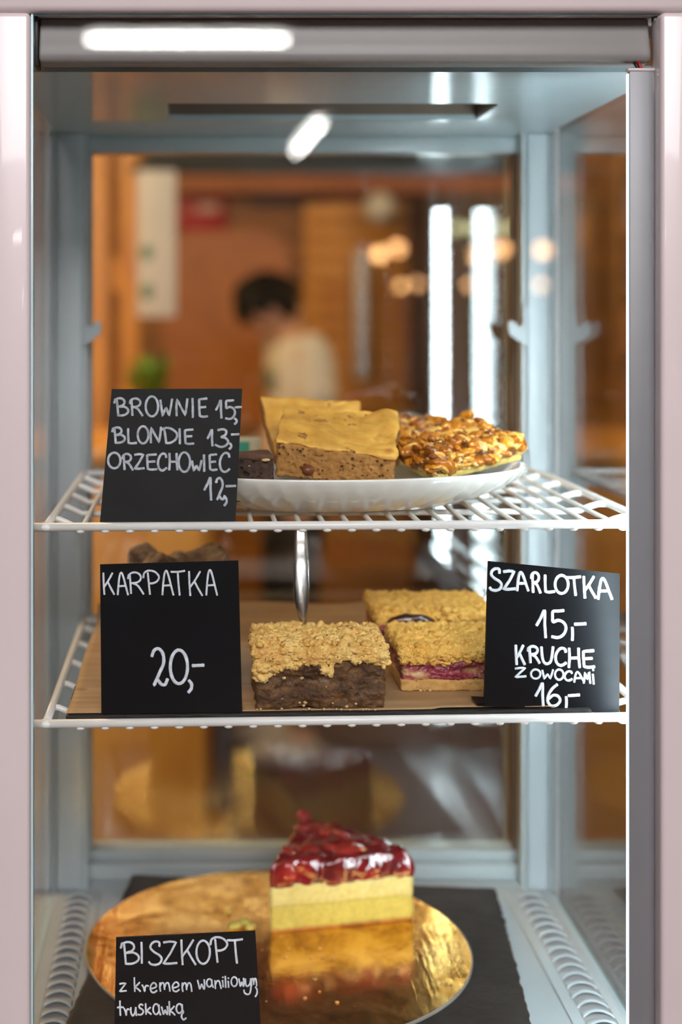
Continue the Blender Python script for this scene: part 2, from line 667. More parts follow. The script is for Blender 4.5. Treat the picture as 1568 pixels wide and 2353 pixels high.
# caramelised nuts, each kernel its own shade
m = NT('caramel_nuts')
g = m.n('ShaderNodeNewGeometry')
nz = m.noise(m.co(), 220, 3)
ad = m.n('ShaderNodeMath', operation='MULTIPLY_ADD')
ad.inputs[1].default_value = 0.3
m.l(nz, ad.inputs[0])
m.l(g.outputs['Random Per Island'], ad.inputs[2])
m.base(m.ramp(ad.outputs[0], [(0.1, (0.15, 0.042, 0.005)), (0.45, (0.42, 0.13, 0.008)), (0.85, (0.62, 0.235, 0.014)), (1.1, (0.72, 0.40, 0.08))]))
m.set(Roughness=0.25)
m.b.inputs['Coat Weight'].default_value = 0.3
m.b.inputs['Coat Roughness'].default_value = 0.15
M['nuts'] = m.m
M['nut_cut'] = simple('cut_nut', (0.68, 0.47, 0.18), 0.5, 0, 0.12, 200)
M['caramel'] = simple('dark_caramel', (0.16, 0.06, 0.014), 0.25, 0, 0.4, 120, (200, 0.6, 0.0015), 0.5)
M['choux'] = crumb_mat('choux_pastry', [(0.35, (0.16, 0.085, 0.045)), (0.55, (0.42, 0.26, 0.15)), (0.68, (0.62, 0.50, 0.38))], (0.14, 0.07, 0.035), 90, 0.02, 0.15, 0.6, 0.0015)

# room materials
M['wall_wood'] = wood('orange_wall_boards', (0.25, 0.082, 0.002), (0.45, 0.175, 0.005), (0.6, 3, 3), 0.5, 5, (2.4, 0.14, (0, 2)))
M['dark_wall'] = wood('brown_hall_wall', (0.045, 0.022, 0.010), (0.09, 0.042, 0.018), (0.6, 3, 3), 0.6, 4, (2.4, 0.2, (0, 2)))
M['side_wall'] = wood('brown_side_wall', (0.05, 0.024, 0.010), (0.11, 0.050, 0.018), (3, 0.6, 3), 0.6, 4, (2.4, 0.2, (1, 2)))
M['timber'] = wood('orange_timber', (0.44, 0.15, 0.006), (0.64, 0.27, 0.014), (5, 5, 0.8), 0.45, 4)
M['counter_wood'] = wood('honey_counter_board', (0.56, 0.21, 0.016), (0.76, 0.36, 0.05), (6, 6, 0.9), 0.4, 2.5)
M['panel_wood'] = wood('red_brown_panel', (0.30, 0.085, 0.002), (0.47, 0.16, 0.005), (1.5, 3, 2), 0.4, 3)
M['terracotta'] = simple('terracotta_paint', (0.36, 0.13, 0.055), 0.6, 0, 0.15, 5)
M['navy'] = simple('dark_navy_board', (0.014, 0.024, 0.036), 0.5, 0, 0.6, 3)
M['shelf_wood'] = wood('brown_shelf_board', (0.16, 0.075, 0.028), (0.28, 0.14, 0.055), (2, 4, 2), 0.5, 3)
M['lilac_box'] = simple('lilac_box', (0.26, 0.22, 0.30), 0.6)
M['mauve_box'] = simple('mauve_box', (0.22, 0.10, 0.10), 0.6)
M['dark_cupboard'] = wood('dark_brown_cupboard', (0.035, 0.02, 0.012), (0.085, 0.045, 0.026), (6, 6, 0.8), 0.5, 3)
M['floor'] = simple('brown_floor', (0.06, 0.034, 0.024), 0.45, 0, 0.25, 3)
M['ceiling'] = simple('dark_ceiling', (0.06, 0.045, 0.035), 0.8, 0, 0.2, 2)
M['banner'] = simple('white_paper', (0.62, 0.58, 0.52), 0.7, 0, 0.06, 6)
M['green_print'] = simple('green_print', (0.16, 0.26, 0.16), 0.7)
M['red_board'] = simple('red_board', (0.34, 0.006, 0.010), 0.45, 0, 0.2, 6)
M['pale_print'] = simple('pale_print', (0.55, 0.35, 0.30), 0.5)
M['pale_metal'] = simple('pale_metal', (0.50, 0.42, 0.38), 0.45, 0.3, 0.1, 10)
M['black_metal'] = simple('black_metal', (0.02, 0.018, 0.017), 0.45)
M['grey_metal'] = simple('grey_blue_metal', (0.16, 0.17, 0.20), 0.4, 0.4)
M['white_shade'] = simple('white_shade', (0.72, 0.70, 0.68), 0.5)
M['leaf'] = simple('fresh_leaf', (0.12, 0.22, 0.015), 0.5, 0, 0.3, 20)
M['pot'] = simple('clay_pot', (0.40, 0.17, 0.07), 0.7)
M['skin'] = simple('skin', (0.56, 0.30, 0.20), 0.5, 0, 0.08, 12)
M['hair'] = simple('dark_hair', (0.004, 0.0025, 0.0018), 0.6, 0, 0.3, 60, None, 0, 0.2)
M['shirt'] = simple('white_cotton', (0.74, 0.70, 0.66), 0.8, 0, 0.05, 10)
M['trousers'] = simple('black_cotton', (0.010, 0.010, 0.011), 0.8)
M['shoe'] = simple('pale_grey_canvas', (0.40, 0.38, 0.36), 0.7)
M['counter_top'] = simple('stone_counter', (0.30, 0.27, 0.25), 0.4)

# ------------------------------------------------------------------ room
RX0, RX1, RY0, RY1, RH = -2.6, 3.2, -9.2, 5.2, 3.3
struct('floor', MB().box((RX0, RY0, -0.06), (RX1, RY1, 0)), M['floor'])
struct('ceiling', MB().box((RX0, RY0, RH), (RX1, RY1, RH + 0.06)), M['ceiling'])
struct('wall_back', MB().box((RX0, RY1, 0), (RX1, RY1 + 0.08, RH)), M['wall_wood'])
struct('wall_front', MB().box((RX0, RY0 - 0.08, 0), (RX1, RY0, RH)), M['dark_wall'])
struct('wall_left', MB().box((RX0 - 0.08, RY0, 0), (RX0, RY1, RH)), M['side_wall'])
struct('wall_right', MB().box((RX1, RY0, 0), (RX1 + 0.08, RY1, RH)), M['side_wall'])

# ------------------------------------------------------------------ display cabinet
ZF = ZC - 0.4815      # cabinet floor
ZT = ZC + 0.153       # cabinet ceiling
XL, XR = -0.1175, 0.2963
YB = 1.225 - DC       # rear door plane
OX0, OX1 = -0.1255, 0.3043
cab = thing('display_cabinet', 'pinkish white upright glass pastry cabinet with lit shelves on a counter', 'display cabinet', (0.09, 0.19, ZF - 0.24))
YO = YB + 0.034

link('base_housing', MB().box((OX0, 0.0, ZF - 0.24), (OX1, YO, ZF - 0.012), 0.004), M['frame'], cab)
link('top_rail', MB().box((OX0, 0.0, ZC + 0.1838), (OX1, YO, ZC + 0.262), 0.004), M['frame'], cab)
link('bottom_rail', MB().box((OX0 + 0.026, 0.0, ZF - 0.012), (OX1 - 0.024, 0.022, ZF + 0.03), 0.003), M['frame'], cab)
for (x0, x1) in ((OX0, -0.1003), (0.2816, OX1)):
    link('front_post', MB().box((x0, 0.0, ZF - 0.012), (x1, 0.021, ZC + 0.1836), 0.003, 3), M['frame'], cab)
for (x0, x1) in ((XL + 0.0006, -0.0945), (0.2772, XR - 0.0006)):
    p = link('rear_post', MB().box((x0, 1.19 - DC, ZF), (x1, 1.214 - DC, ZT), 0.002), M['inner'], cab)
    m_ = MB()
    xg = x1 if x0 < 0 else x0
    sg = 1 if x0 < 0 else -1
    m_.box((x1 - 0.0004 if sg > 0 else x0 - 0.003, 1.195 - DC, ZF), (x1 + 0.003 if sg > 0 else x0 + 0.0004, 1.212 - DC, ZT))
    link('post_lip', m_, M['rear_frame'], p)
for x0, x1 in ((OX0, XL), (XR, OX1)):
    link('outer_rear_post', MB().box((x0, 1.19 - DC, ZF - 0.012), (x1, YO, ZC + 0.1836), 0.002), M['frame'], cab)
link('floor_panel', MB().box((XL, 0.022, ZF - 0.012), (XR, YB, ZF)), M['inner'], cab)

# ceiling panel with a dark air slot
cp = MB()
ya, yb_ = 1.027 - DC, 1.112 - DC
xa, xb = -0.0205, 0.2195
cp.box((XL, 0.034, ZT), (XR, ya, ZT + 0.004))
cp.box((XL, yb_, ZT), (XR, YB, ZT + 0.004))
cp.box((XL, ya, ZT), (xa, yb_, ZT + 0.004))
cp.box((xb, ya, ZT), (XR, yb_, ZT + 0.004))
ceil_o = link('ceiling_panel', cp, M['ceiling_panel'], cab)
sl = MB()
sl.box((xa - 0.002, ya - 0.002, ZT + 0.022), (xb + 0.002, yb_ + 0.002, ZT + 0.026))
sl.box((xa - 0.003, ya - 0.003, ZT + 0.004), (xa, yb_ + 0.003, ZT + 0.024))
sl.box((xb, ya - 0.003, ZT + 0.004), (xb + 0.003, yb_ + 0.003, ZT + 0.024))
sl.box((xa, ya - 0.003, ZT + 0.004), (xb, ya, ZT + 0.024))
sl.box((xa, yb_, ZT + 0.004), (xb, yb_ + 0.003, ZT + 0.024))
link('air_slot', sl, M['brown_gasket'], ceil_o)

# header housing behind the front glass
hd = MB()
prof = [(0.0335, ZC + 0.1836), (0.0190, ZC + 0.1836), (0.0175, ZC + 0.176), (0.0155, ZC + 0.168), (0.0135, ZC + 0.1610), (0.0142, ZC + 0.1575), (0.0175, ZC + 0.1556), (0.0335, ZC + 0.1556)]
hx0, hx1 = -0.0965, 0.2800
hd.prism([(hx0, y, z) for y, z in prof], (hx1 - hx0, 0, 0))
hdo = link('header_panel', hd, M['header'], cab)
bv = hdo.modifiers.new('round', 'BEVEL')
bv.width, bv.segments, bv.limit_method = 0.0016, 3, 'ANGLE'
bv.angle_limit = R(50)
for p_ in hdo.data.polygons:
    p_.use_smooth = True
link('header_gap_shade', MB().box((-0.0992, 0.0122, ZC + 0.1530), (-0.0968, 0.030, ZC + 0.1836), 0.0006), M['black_gasket_and_gap'], cab)  # black strip standing in for the dark of the gap beside the header


def pane(name, lo, hi, axis):
    mb = MB()
    mb.box(lo, hi)
    for f in mb.bm.faces:
        f.normal_update()
        f.material_index = 0 if abs(f.normal[axis]) > 0.9 else 1
    return link(name, mb, [M['glass'], M['lit_glass_edge']], cab)


pane('front_pane', (-0.0988, 0.0050, ZF + 0.004), (0.2852, 0.0092, ZC + 0.1830), 1)
pane('side_pane', (XL - 0.0042, 0.022, ZF - 0.004), (XL - 0.0002, 1.19 - DC, ZC + 0.1830), 0)
pane('side_pane', (XR + 0.0002, 0.022, ZF - 0.004), (XR + 0.0042, 1.19 - DC, ZC + 0.1830), 0)
dx0, dx1 = -0.0935, 0.2735
for yo in (0.003, 0.0135):       # double glazed door
    pane('rear_pane', (dx0 + 0.004, YB + yo, ZC - 0.458), (dx1 - 0.004, YB + yo + 0.003, ZC + 0.141), 1)
link('door_head', MB().box((XL, YB - 0.010, ZC + 0.1395), (XR, YB + 0.018, ZT), 0.0012), M['rear_frame'], cab)
link('door_sill', MB().box((XL, YB - 0.012, ZF), (XR, YB + 0.018, ZC - 0.4685), 0.0012), M['rear_frame'], cab)
link('sill_ledge', MB().box((XL, YB - 0.004, ZC - 0.4684), (XR, YB + 0.018, ZC - 0.4595), 0.001), M['rear_frame'], cab)
gk = MB()
gk.box((0.2735, YB - 0.003, ZC - 0.4600), (0.2790, YB + 0.010, ZC + 0.1400))
link('door_gasket', gk, M['brown_gasket'], cab)
gk = MB()
gk.box((dx0 - 0.0015, YB - 0.002, ZC - 0.4600), (dx0 + 0.004, YB + 0.010, ZC + 0.1400))
link('door_stile', gk, M['rear_frame'], cab)
link('painted_edge_glow', MB().box((-0.1002, 0.0042, ZF), (-0.0989, 0.0098, ZC + 0.1832), 0.0003), M['lit_glass_edge'], cab)  # added strip coloured like a glass edge lit by the lamp

# front gasket strip right of the lamp
g = MB()
g.box((0.28245, 0.0110, ZF), (0.2880, 0.0205, ZC + 0.1836), 0.0006)
link('front_gasket', g, M['grey_gasket_and_shade'], cab)
g = MB()
g.box((0.28175, 0.0110, ZF), (0.28235, 0.0190, ZC + 0.1836))
link('front_gasket', g, M['black_gasket_and_gap'], cab)

# LED channel
lx0, lx1 = 0.2660, 0.2815
led = link('light_channel', MB().box((lx0, 0.0120, ZF + 0.002), (lx1, 0.0165, ZC + 0.1500), 0.0006), M['alu'], cab)
le = MB()
le.box((lx0 - 0.0009, 0.0122, ZF + 0.004), (lx0 - 0.0001, 0.0160, ZC + 0.1485), 0.0003)
link('lamp_lens', le, M['led_lens'], led)
le = MB()
le.box((lx0 + 0.0012, 0.0166, ZF + 0.030), (lx1 - 0.0006, 0.0174, ZC + 0.1190))
link('lamp_tape', le, M['led'], led)
link('end_cap', MB().box((lx0 - 0.0010, 0.0117, ZC + 0.1498), (lx1 + 0.0003, 0.0175, ZC + 0.1518), 0.0006), M['frame'], led)
for k, (dxw, mt_) in enumerate(((0.0, 'black_wire'), (0.0022, 'red_wire'))):
    w = MB()
    x = 0.2718 + dxw
    w.tube([(x - 0.0012, 0.0175, ZC + 0.1565), (x - 0.0008, 0.0155, ZC + 0.1545), (x + 0.0006, 0.0145, ZC + 0.151)], 0.0011, 8)
    link('cable', w, M[mt_], led)

# unused shelf hooks on the rear posts, hooks under each shelf
def hook(xp, sgn, z):
    pts = [(0, 0.020), (0.0022, 0.020), (0.0030, 0.0045), (0.0065, 0.0022), (0.0090, 0.0062), (0.0140, 0.0085), (0.0155, 0.0050), (0.0142, -0.0035), (0.004, -0.0105), (0, -0.0135)]
    mb = MB()
    mb.prism([(xp + sgn * a, 1.1905 - DC, z + b) for a, b in pts], (0, 0.0025, 0))
    return link('shelf_hook', mb, M['inner'], cab)


for z in (ZC - 0.0125, ZC - 0.136, ZC - 0.257):
    hook(-0.0945, 1, z)
    hook(0.2772, -1, z)

# vent strips with a row of louvres each
for (x0, x1, a0, a1) in ((-0.1150, -0.0790, -0.1070, -0.0856), (0.2560, 0.2925, 0.2645, 0.2868)):
    vs = MB()
    vs.box((x0, 0.024, ZF), (x1, 1.187 - DC, ZF + 0.0015), 0.0006)
    vo = link('vent_strip', vs, M['inner'], cab)
    ds = MB()
    ds.box((a0, 0.050, ZF + 0.0014), (a1, 1.178 - DC, ZF + 0.0017))
    link('vent_slot_shade', ds, M['grey_gasket_and_shade'], vo)  # grey sheet painting the shade inside the louvre slots
    lv = MB()
    n = 12
    rows = []
    for j, (yy, hh) in enumerate(((0.0, 1.0), (0.003, 1.0), (0.0075, 0.62), (0.0115, 0.0))):
        rows.append([lv.bm.verts.new((a0 + (a1 - a0) * i / n, 0.045 + yy + 0.004 * math.sin(math.pi * i / n) * (1 if j < 2 else 0.4) - 0.004,
                                      ZF + 0.0016 + 0.0034 * hh * (math.sin(math.pi * i / n) ** 0.6 if 0 < i < n else 0))) for i in range(n + 1)])
    for a, b in zip(rows, rows[1:]):
        for i in range(n):
            lv.bm.faces.new((a[i], a[i + 1], b[i + 1], b[i])).smooth = True
    l0 = link('louvre', lv, M['inner'], vo)
    so = l0.modifiers.new('thick', 'SOLIDIFY')
    so.thickness = 0.0009
    for k in range(1, 20):
        copy_part(l0, (0, 0.0140 * k, 0))

# ------------------------------------------------------------------ wire shelves
SX0, SX1 = -0.1040, 0.2860
SY0, SY1 = 0.885 - DC, 1.186 - DC


def wire_shelf(zb, tilt, label):
    root = thing('wire_shelf', label, 'shelf', (0.095, 0.16, zb - 0.006))
    root['group'] = 'white wire shelves in the cabinet'
    rb = 0.0028
    fr_ = MB()
    fr_.tube([(-0.1150, SY0, zb), (0.2900, SY0, zb)], rb, 14)
    for k in range(24):
        x = -0.0717 + 0.01535 * k
        if x < 0.283:
            fr_.ico((x, SY0, zb - rb + 0.0003), (0.0030, 0.0022, 0.0017), 2)
    link('front_rail', fr_, M['wire'], root)
    link('rear_rail', MB().tube([(-0.0935, SY1, zb), (0.2760, SY1, zb)], rb * 0.9, 12), M['wire'], root)
    for x in (-0.0932, 0.2848):
        sr = MB()
        x2 = x if x < 0 else 0.2775
        sr.tube([(x, SY0, zb), (x, SY0 + 0.05, zb), (x, 1.17 - DC - 0.03, zb), (x2, SY1, zb)], rb * 0.95, 12)
        sr.ico((x, SY0 + 0.001, zb), (0.0055, 0.0045, 0.0030), 2)
        link('side_rail', sr, M['wire'], root)
    zw = zb - rb - 0.0013 + 0.0018
    rw = 0.0017
    first = None
    for k in range(24):
        x = -0.0717 + 0.01535 * k
        if x > 0.2775:
            continue
        if first is None:
            w = MB()
            w.tube([(x, SY0, zw - 0.0003), (x, SY0 + 0.006, zw), (x, SY1 - 0.006, zw), (x, SY1 - 0.001, zw)], rw, 8)
            first = link('long_wire', w, M['wire'], root)
        else:
            copy_part(first, (0.01535 * k, 0, 0))
    first = None
    for k, d in enumerate((0.925, 0.985, 1.045, 1.105, 1.160)):
        if first is None:
            zc_ = zw - rw - 0.0019
            y = d - DC
            w = MB()
            dl = -0.0932
            dr = 0.2848
            pts = [(dl, y, zb - 0.001), (dl + 0.004, y, zb - 0.0008), (dl + 0.009, y, (zb + zc_) / 2), (dl + 0.014, y, zc_ + 0.0004), (dl + 0.020, y, zc_),
                   (dr - 0.026, y, zc_), (dr - 0.019, y, zc_ + 0.0006), (dr - 0.013, y, (zb + zc_) / 2), (dr - 0.006, y, zb - 0.001), (dr, y, zb - 0.001)]
            w.tube(pts, 0.0021, 10)
            first = link('cross_wire', w, M['wire'], root)
        else:
            copy_part(first, (0, d - 0.925, 0))
    root.rotation_euler = (0, tilt, 0)
    return root


TOPZ = ZC - 0.1306
MIDZ = ZC - 0.2519
ush = wire_shelf(TOPZ, -0.0058, 'upper white coated wire shelf carrying the oval plate of brownies')
wire_shelf(MIDZ, -0.0122, 'lower white coated wire shelf carrying the black slate and baking paper')

# ------------------------------------------------------------------ things on the upper shelf
PLZ = TOPZ - 0.0006 + 0.0006
pl_c = (0.0965, 1.002 - DC, TOPZ + 0.0001)
prof = [(0.0, 0.0004), (0.50, 0.0002), (0.62, 0.0), (0.66, 0.0016), (0.76, 0.0055), (0.86, 0.0105), (0.94, 0.0165), (0.985, 0.0220), (0.998, 0.0246),
        (1.0, 0.0256), (0.992, 0.0263), (0.978, 0.0256), (0.95, 0.0215), (0.90, 0.0160), (0.82, 0.0105), (0.70, 0.0065), (0.55, 0.0046), (0.25, 0.0042), (0.0, 0.0042)]


def ribs(j, a):
    if 3 <= j <= 7:
        return 0.011 * (abs(math.cos(a * 26)) ** 5) * (1.0 if 4 <= j <= 6 else 0.5)
    return 0.0


pm_ = MB()
pm_.lathe([(r if r > 0 else 0.001, z) for r, z in prof], 312, 0.1365, 0.101, pl_c, R(4), ribs)
plo = link('oval_plate', pm_, M['plate'], loc=pl_c)
plo.rotation_euler = (0, -0.0058, 0)
tag(plo, 'cream oval ribbed dish holding brownie, blondies and nut slices', 'plate')


def pores(amp, fr, seed):
    def f(co, nr, uvw):
        q = co * fr + Vector((seed, seed * 2.3, seed * 0.7))
        return nr * (amp * fbm(q, 4))
    return f


def baked(corners_top, corners_bot, name, label, cat, body, crust, crust_t=0.003, n=(70, 40, 30), amp=0.0012, seed=1.0, group=None, top_amp=0.002):
    T = [Vector(p) for p in corners_top]
    B = [Vector(p) for p in corners_bot]
    c = sum(B, Vector()) / 4
    root = thing(name, label, cat, c, group)
    mid = []
    for t, b in zip(T, B):
        k = crust_t / max((t - b).length, 1e-6)
        mid.append(t.lerp(b, k))

    def dsp(co, nr, uvw):
        q = co * 160 + Vector((seed, seed * 2.3, seed * 0.7))
        d = amp * fbm(q, 4)
        h = noise.noise(co * 420 + Vector((seed * 5, 0, 0)))
        if h > 0.25 and uvw[2] < 0.98:
            d -= (h - 0.25) * 0.0035
        return nr * d
    link('crumb_body', slab(B + [m_.lerp(t, 0.3) for m_, t in zip(mid, T)], n, 0.0018, dsp), body, root)

    def dst(co, nr, uvw):
        q = co * 48 + Vector((seed * 3, seed, seed * 0.7))
        return nr * (top_amp * 0.9 * fbm(q, 2) + 0.00035 * fbm(co * 260, 4))
    ov = []
    ce = sum(T, Vector()) / 4
    for p in mid + T:
        dlt = p - ce
        ov.append(p + Vector((dlt.x, dlt.y, 0)) * 0.004)
    link('crust', slab(ov, (n[0], n[1], 6), 0.0014, dst), crust, root)
    return root


# front blondie
D1, D2 = 0.937, 1.000
ft = [P(634, 1012, D1), P(908, 1050, D1), P(914, 947, D2), P(652, 929, D2)]
fb = [P(634, 1094, D1), P(902, 1122, D1), P(908, 1060, D2), P(652, 1030, D2)]
bl = baked(ft, fb, 'blondie', 'golden blondie slab tilted at the front of the oval dish', 'cake', M['blondie'], M['blondie_crust'], 0.0022, (110, 50, 36), 0.0012, 1.0, None, 0.0035)
nb = MB()
nb.ico(P(708, 1080, D1 - 0.0005), (0.0042, 0.003, 0.0036), 3, 0.15, 2, 4)
link('nut', nb, simple('hazelnut_skin', (0.16, 0.045, 0.015), 0.35), bl)
# rear blondie leaning up behind it
rt = [P(630, 1046, 1.012), P(842, 1046, 1.012), P(828, 920, 1.045), P(597, 909, 1.045)]
rb_ = [p + Vector((0.001, 0.026, -0.010)) for p in rt]
baked(rt, rb_, 'blondie', 'blondie slab standing up behind the front blondie, beside the sign', 'cake', M['blondie'], M['blondie_crust'], 0.0022, (60, 36, 24), 0.001, 2.0, None, 0.003)
# small end of a third slab
tt = [P(820, 985, 1.010), P(922, 985, 1.008), P(918, 949, 1.050), P(830, 949, 1.050)]
tb = [p + Vector((0.0, 0.003, -0.027)) for p in tt]
baked(tt, tb, 'blondie', 'blondie corner showing between the front blondie and the nut slice', 'cake', M['blondie'], M['blondie_crust'], 0.0022, (40, 30, 20), 0.001, 3.0)
# brownie
bt = [P(470, 1046, 0.930), P(629, 1046, 0.930), P(618, 1036, 0.968), P(470, 1036, 0.968)]
bb = [p + Vector((0, 0, -0.0305)) for p in bt]
br_ = baked(bt, bb, 'brownie', 'dark chocolate brownie on the dish half hidden behind the brownie sign', 'cake', M['brownie'], M['brownie_crust'], 0.003, (60, 30, 24), 0.001, 4.0)
nb = MB()
nb.ico(P(611, 1057, 0.929), (0.0028, 0.001, 0.0011), 2, 0.3, 2, 1)
nb.ico(P(573, 1071, 0.929), (0.0008, 0.0006, 0.0006), 1)
link('nut_chip', nb, M['nut_cut'], br_)


def nut_slice(top, bot, label, n_nuts, seed):
    rng = random.Random(seed)
    T, B = [Vector(p) for p in top], [Vector(p) for p in bot]
    root = thing('nut_slice', label, 'cake', sum(B, Vector()) / 4)
    c1 = [b.lerp(t, 0.30) for t, b in zip(T, B)]
    link('cake_base', slab(B + c1, (40, 40, 10), 0.002, pores(0.0009, 200, seed)), M['nut_base'], root)
    c0 = [b.lerp(t, 0.27) for t, b in zip(T, B)]
    c2 = [b.lerp(t, 0.90) for t, b in zip(T, B)]
    link('caramel_layer', slab(c0 + c2, (50, 50, 24), 0.003, pores(0.0022, 150, seed + 3)), M['caramel'], root)
    nm, cut = MB(), MB()
    ctr = (sum(T, Vector()) + sum(B, Vector())) / 8

    def pt(u, v, w):
        a = B[0] * (1 - u) * (1 - v) + B[1] * u * (1 - v) + B[2] * u * v + B[3] * (1 - u) * v
        b = T[0] * (1 - u) * (1 - v) + T[1] * u * (1 - v) + T[2] * u * v + T[3] * (1 - u) * v
        return a.lerp(b, w)
    for i in range(n_nuts):
        r = rng.random()
        q = rng.random()
        tgt = nm
        if r < 0.55:
            c = pt(rng.uniform(0.02, 0.98), rng.uniform(0.02, 0.98), rng.uniform(0.90, 1.04))
        elif r < 0.78:
            c = pt(rng.uniform(0, 1), rng.uniform(-0.01, 0.02), rng.uniform(0.36, 0.98))
            tgt = cut if q < 0.28 else nm
        else:
            c = pt(rng.uniform(-0.01, 0.02), rng.uniform(0, 1), rng.uniform(0.36, 0.98))
            tgt = cut if q < 0.15 else nm
        s = rng.uniform(0.75, 1.2)
        rot = Matrix.Rotation(rng.uniform(0, 6.3), 4, 'Z') @ Matrix.Rotation(rng.uniform(-0.7, 0.7), 4, 'X') @ Matrix.Rotation(rng.uniform(-0.7, 0.7), 4, 'Y')
        kind = rng.random()
        rad = (0.0066 * s, 0.0040 * s, 0.0032 * s) if kind < 0.45 else ((0.0062 * s, 0.0042 * s, 0.0019 * s) if kind < 0.8 else (0.0028 * s, 0.0024 * s, 0.0020 * s))
        if tgt is cut:
            rad = tuple(x * 0.72 for x in rad)
        tgt.ico(c, rad, 3 if n_nuts > 200 else 2, 0.34, 1.7, i, rot)
    link('nut_topping', nm, M['nuts'], root)['kind'] = 'stuff'
    link('cut_nuts', cut, M['nut_cut'], root)['kind'] = 'stuff'
    return root


nut_slice([P(1000, 1046, 0.945), P(1197, 1004, 0.995), P(1072, 950, 1.045), P(915, 1014, 0.985)],
          [P(1000, 1112, 0.948), P(1202, 1058, 1.000), P(1080, 1025, 1.045), P(935, 1078, 0.985)],
          'caramel nut slice at the right end of the oval dish', 250, 11)
nut_slice([P(905, 990, 1.048), P(1015, 985, 1.050), P(1022, 958, 1.088), P(912, 962, 1.088)],
          [P(905, 1072, 1.048), P(1015, 1070, 1.050), P(1022, 1050, 1.088), P(912, 1050, 1.088)],
          'darker nut slice lying behind the caramel nut slice on the dish', 90, 12)
# green card packet behind the dish
gp = thing('card_packet', 'small green and cream card packet behind the dish, beside the sign', 'packet', P(560, 1060, 1.10))
a, b = P(528, 1006, 1.115), P(600, 1075, 1.115)
zb_ = TOPZ
link('packet_body', MB().box((a.x, a.y, zb_), (b.x, a.y + 0.012, a.z), 0.0008), M['cream_card'], gp)
link('green_panel', MB().box((a.x + 0.001, a.y - 0.0006, zb_ + 0.002), (a.x + 0.0155, a.y + 0.0002, a.z - 0.003)), M['green_card'], gp)

# ------------------------------------------------------------------ things on the lower shelf
SLZ = MIDZ + 0.0040
sl_c = (0.095, 0.16, SLZ - 0.002)


def sl_d(co, nr, uvw):
    e = min(uvw[0], 1 - uvw[0], uvw[1], 1 - uvw[1])
    return Vector((nr.x, nr.y, 0)) * (0.0012 * fbm(co * 90, 4)) if e < 0.02 else Vector((0, 0, 0.0001 * fbm(co * 60, 3)))


z0, z1 = MIDZ + 0.0001, SLZ
x0, x1, y0, y1 = -0.0815, 0.2480, 0.8895 - DC, 1.180 - DC
slt = link('slate_tray', slab([(x0, y0, z0), (x1, y0, z0), (x1, y1, z0), (x0, y1, z0), (x0, y0, z1), (x1, y0, z1), (x1, y1, z1), (x0, y1, z1)], (160, 120, 4), 0.0015, sl_d), M['slate'], loc=sl_c)
tag(slt, 'thin black slate tray under the baking paper on the lower wire shelf', 'tray')
slt.rotation_euler = (0, -0.0122, 0)
pp = MB()
nx, ny = 60, 70
grid = []
px0, px1, py0, py1 = -0.0812, 0.2250, 0.8915 - DC, 1.183 - DC
for j in range(ny + 1):
    row = []
    for i in range(nx + 1):
        u, v = i / nx, j / ny
        x = px0 + (px1 - px0) * u + 0.0006 * math.sin(v * 9)
        y = py0 + (py1 - py0) * v + 0.0006 * math.sin(u * 17)
        z = SLZ + 0.0008 + 0.0002 * noise.noise(Vector((x * 30, y * 30, 0)))
        if v > 0.84:
            z += ((v - 0.84) / 0.16) ** 2 * (0.009 + 0.005 * noise.noise(Vector((x * 14, 3, 0))))
        if v < 0.04 and u > 0.75:
            z += 0.0008
        row.append(pp.bm.verts.new((x, y, z)))
    grid.append(row)
for j in range(ny):
    for i in range(nx):
        pp.bm.faces.new((grid[j][i], grid[j][i + 1], grid[j + 1][i + 1], grid[j + 1][i])).smooth = True
po = link('baking_paper', pp, M['paper'], loc=sl_c)
so = po.modifiers.new('thick', 'SOLIDIFY')
so.thickness = 0.0003
so.offset = -1
po.rotation_euler = (0, -0.0122, 0)
tag(po, 'sheet of brown baking paper lying on the slate tray', 'paper')


def tz(x):
    return (x - 0.095) * 0.0122


def crumble_disp(amp, fr, seed):
    def f(co, nr, uvw):
        if uvw[2] < 0.02:
            return None
        q = co * fr + Vector((seed, seed * 2.1, seed * 0.3))
        d1, _ = noise.voronoi(q)
        q2 = co * fr * 2.3 + Vector((seed, 0, 4))
        d2, _ = noise.voronoi(q2)
        k = amp * (0.75 - d1[0] * 1.1) + amp * 0.45 * (0.6 - d2[0]) + amp * 0.25 * fbm(co * 900, 2)
        return nr * k
    return f


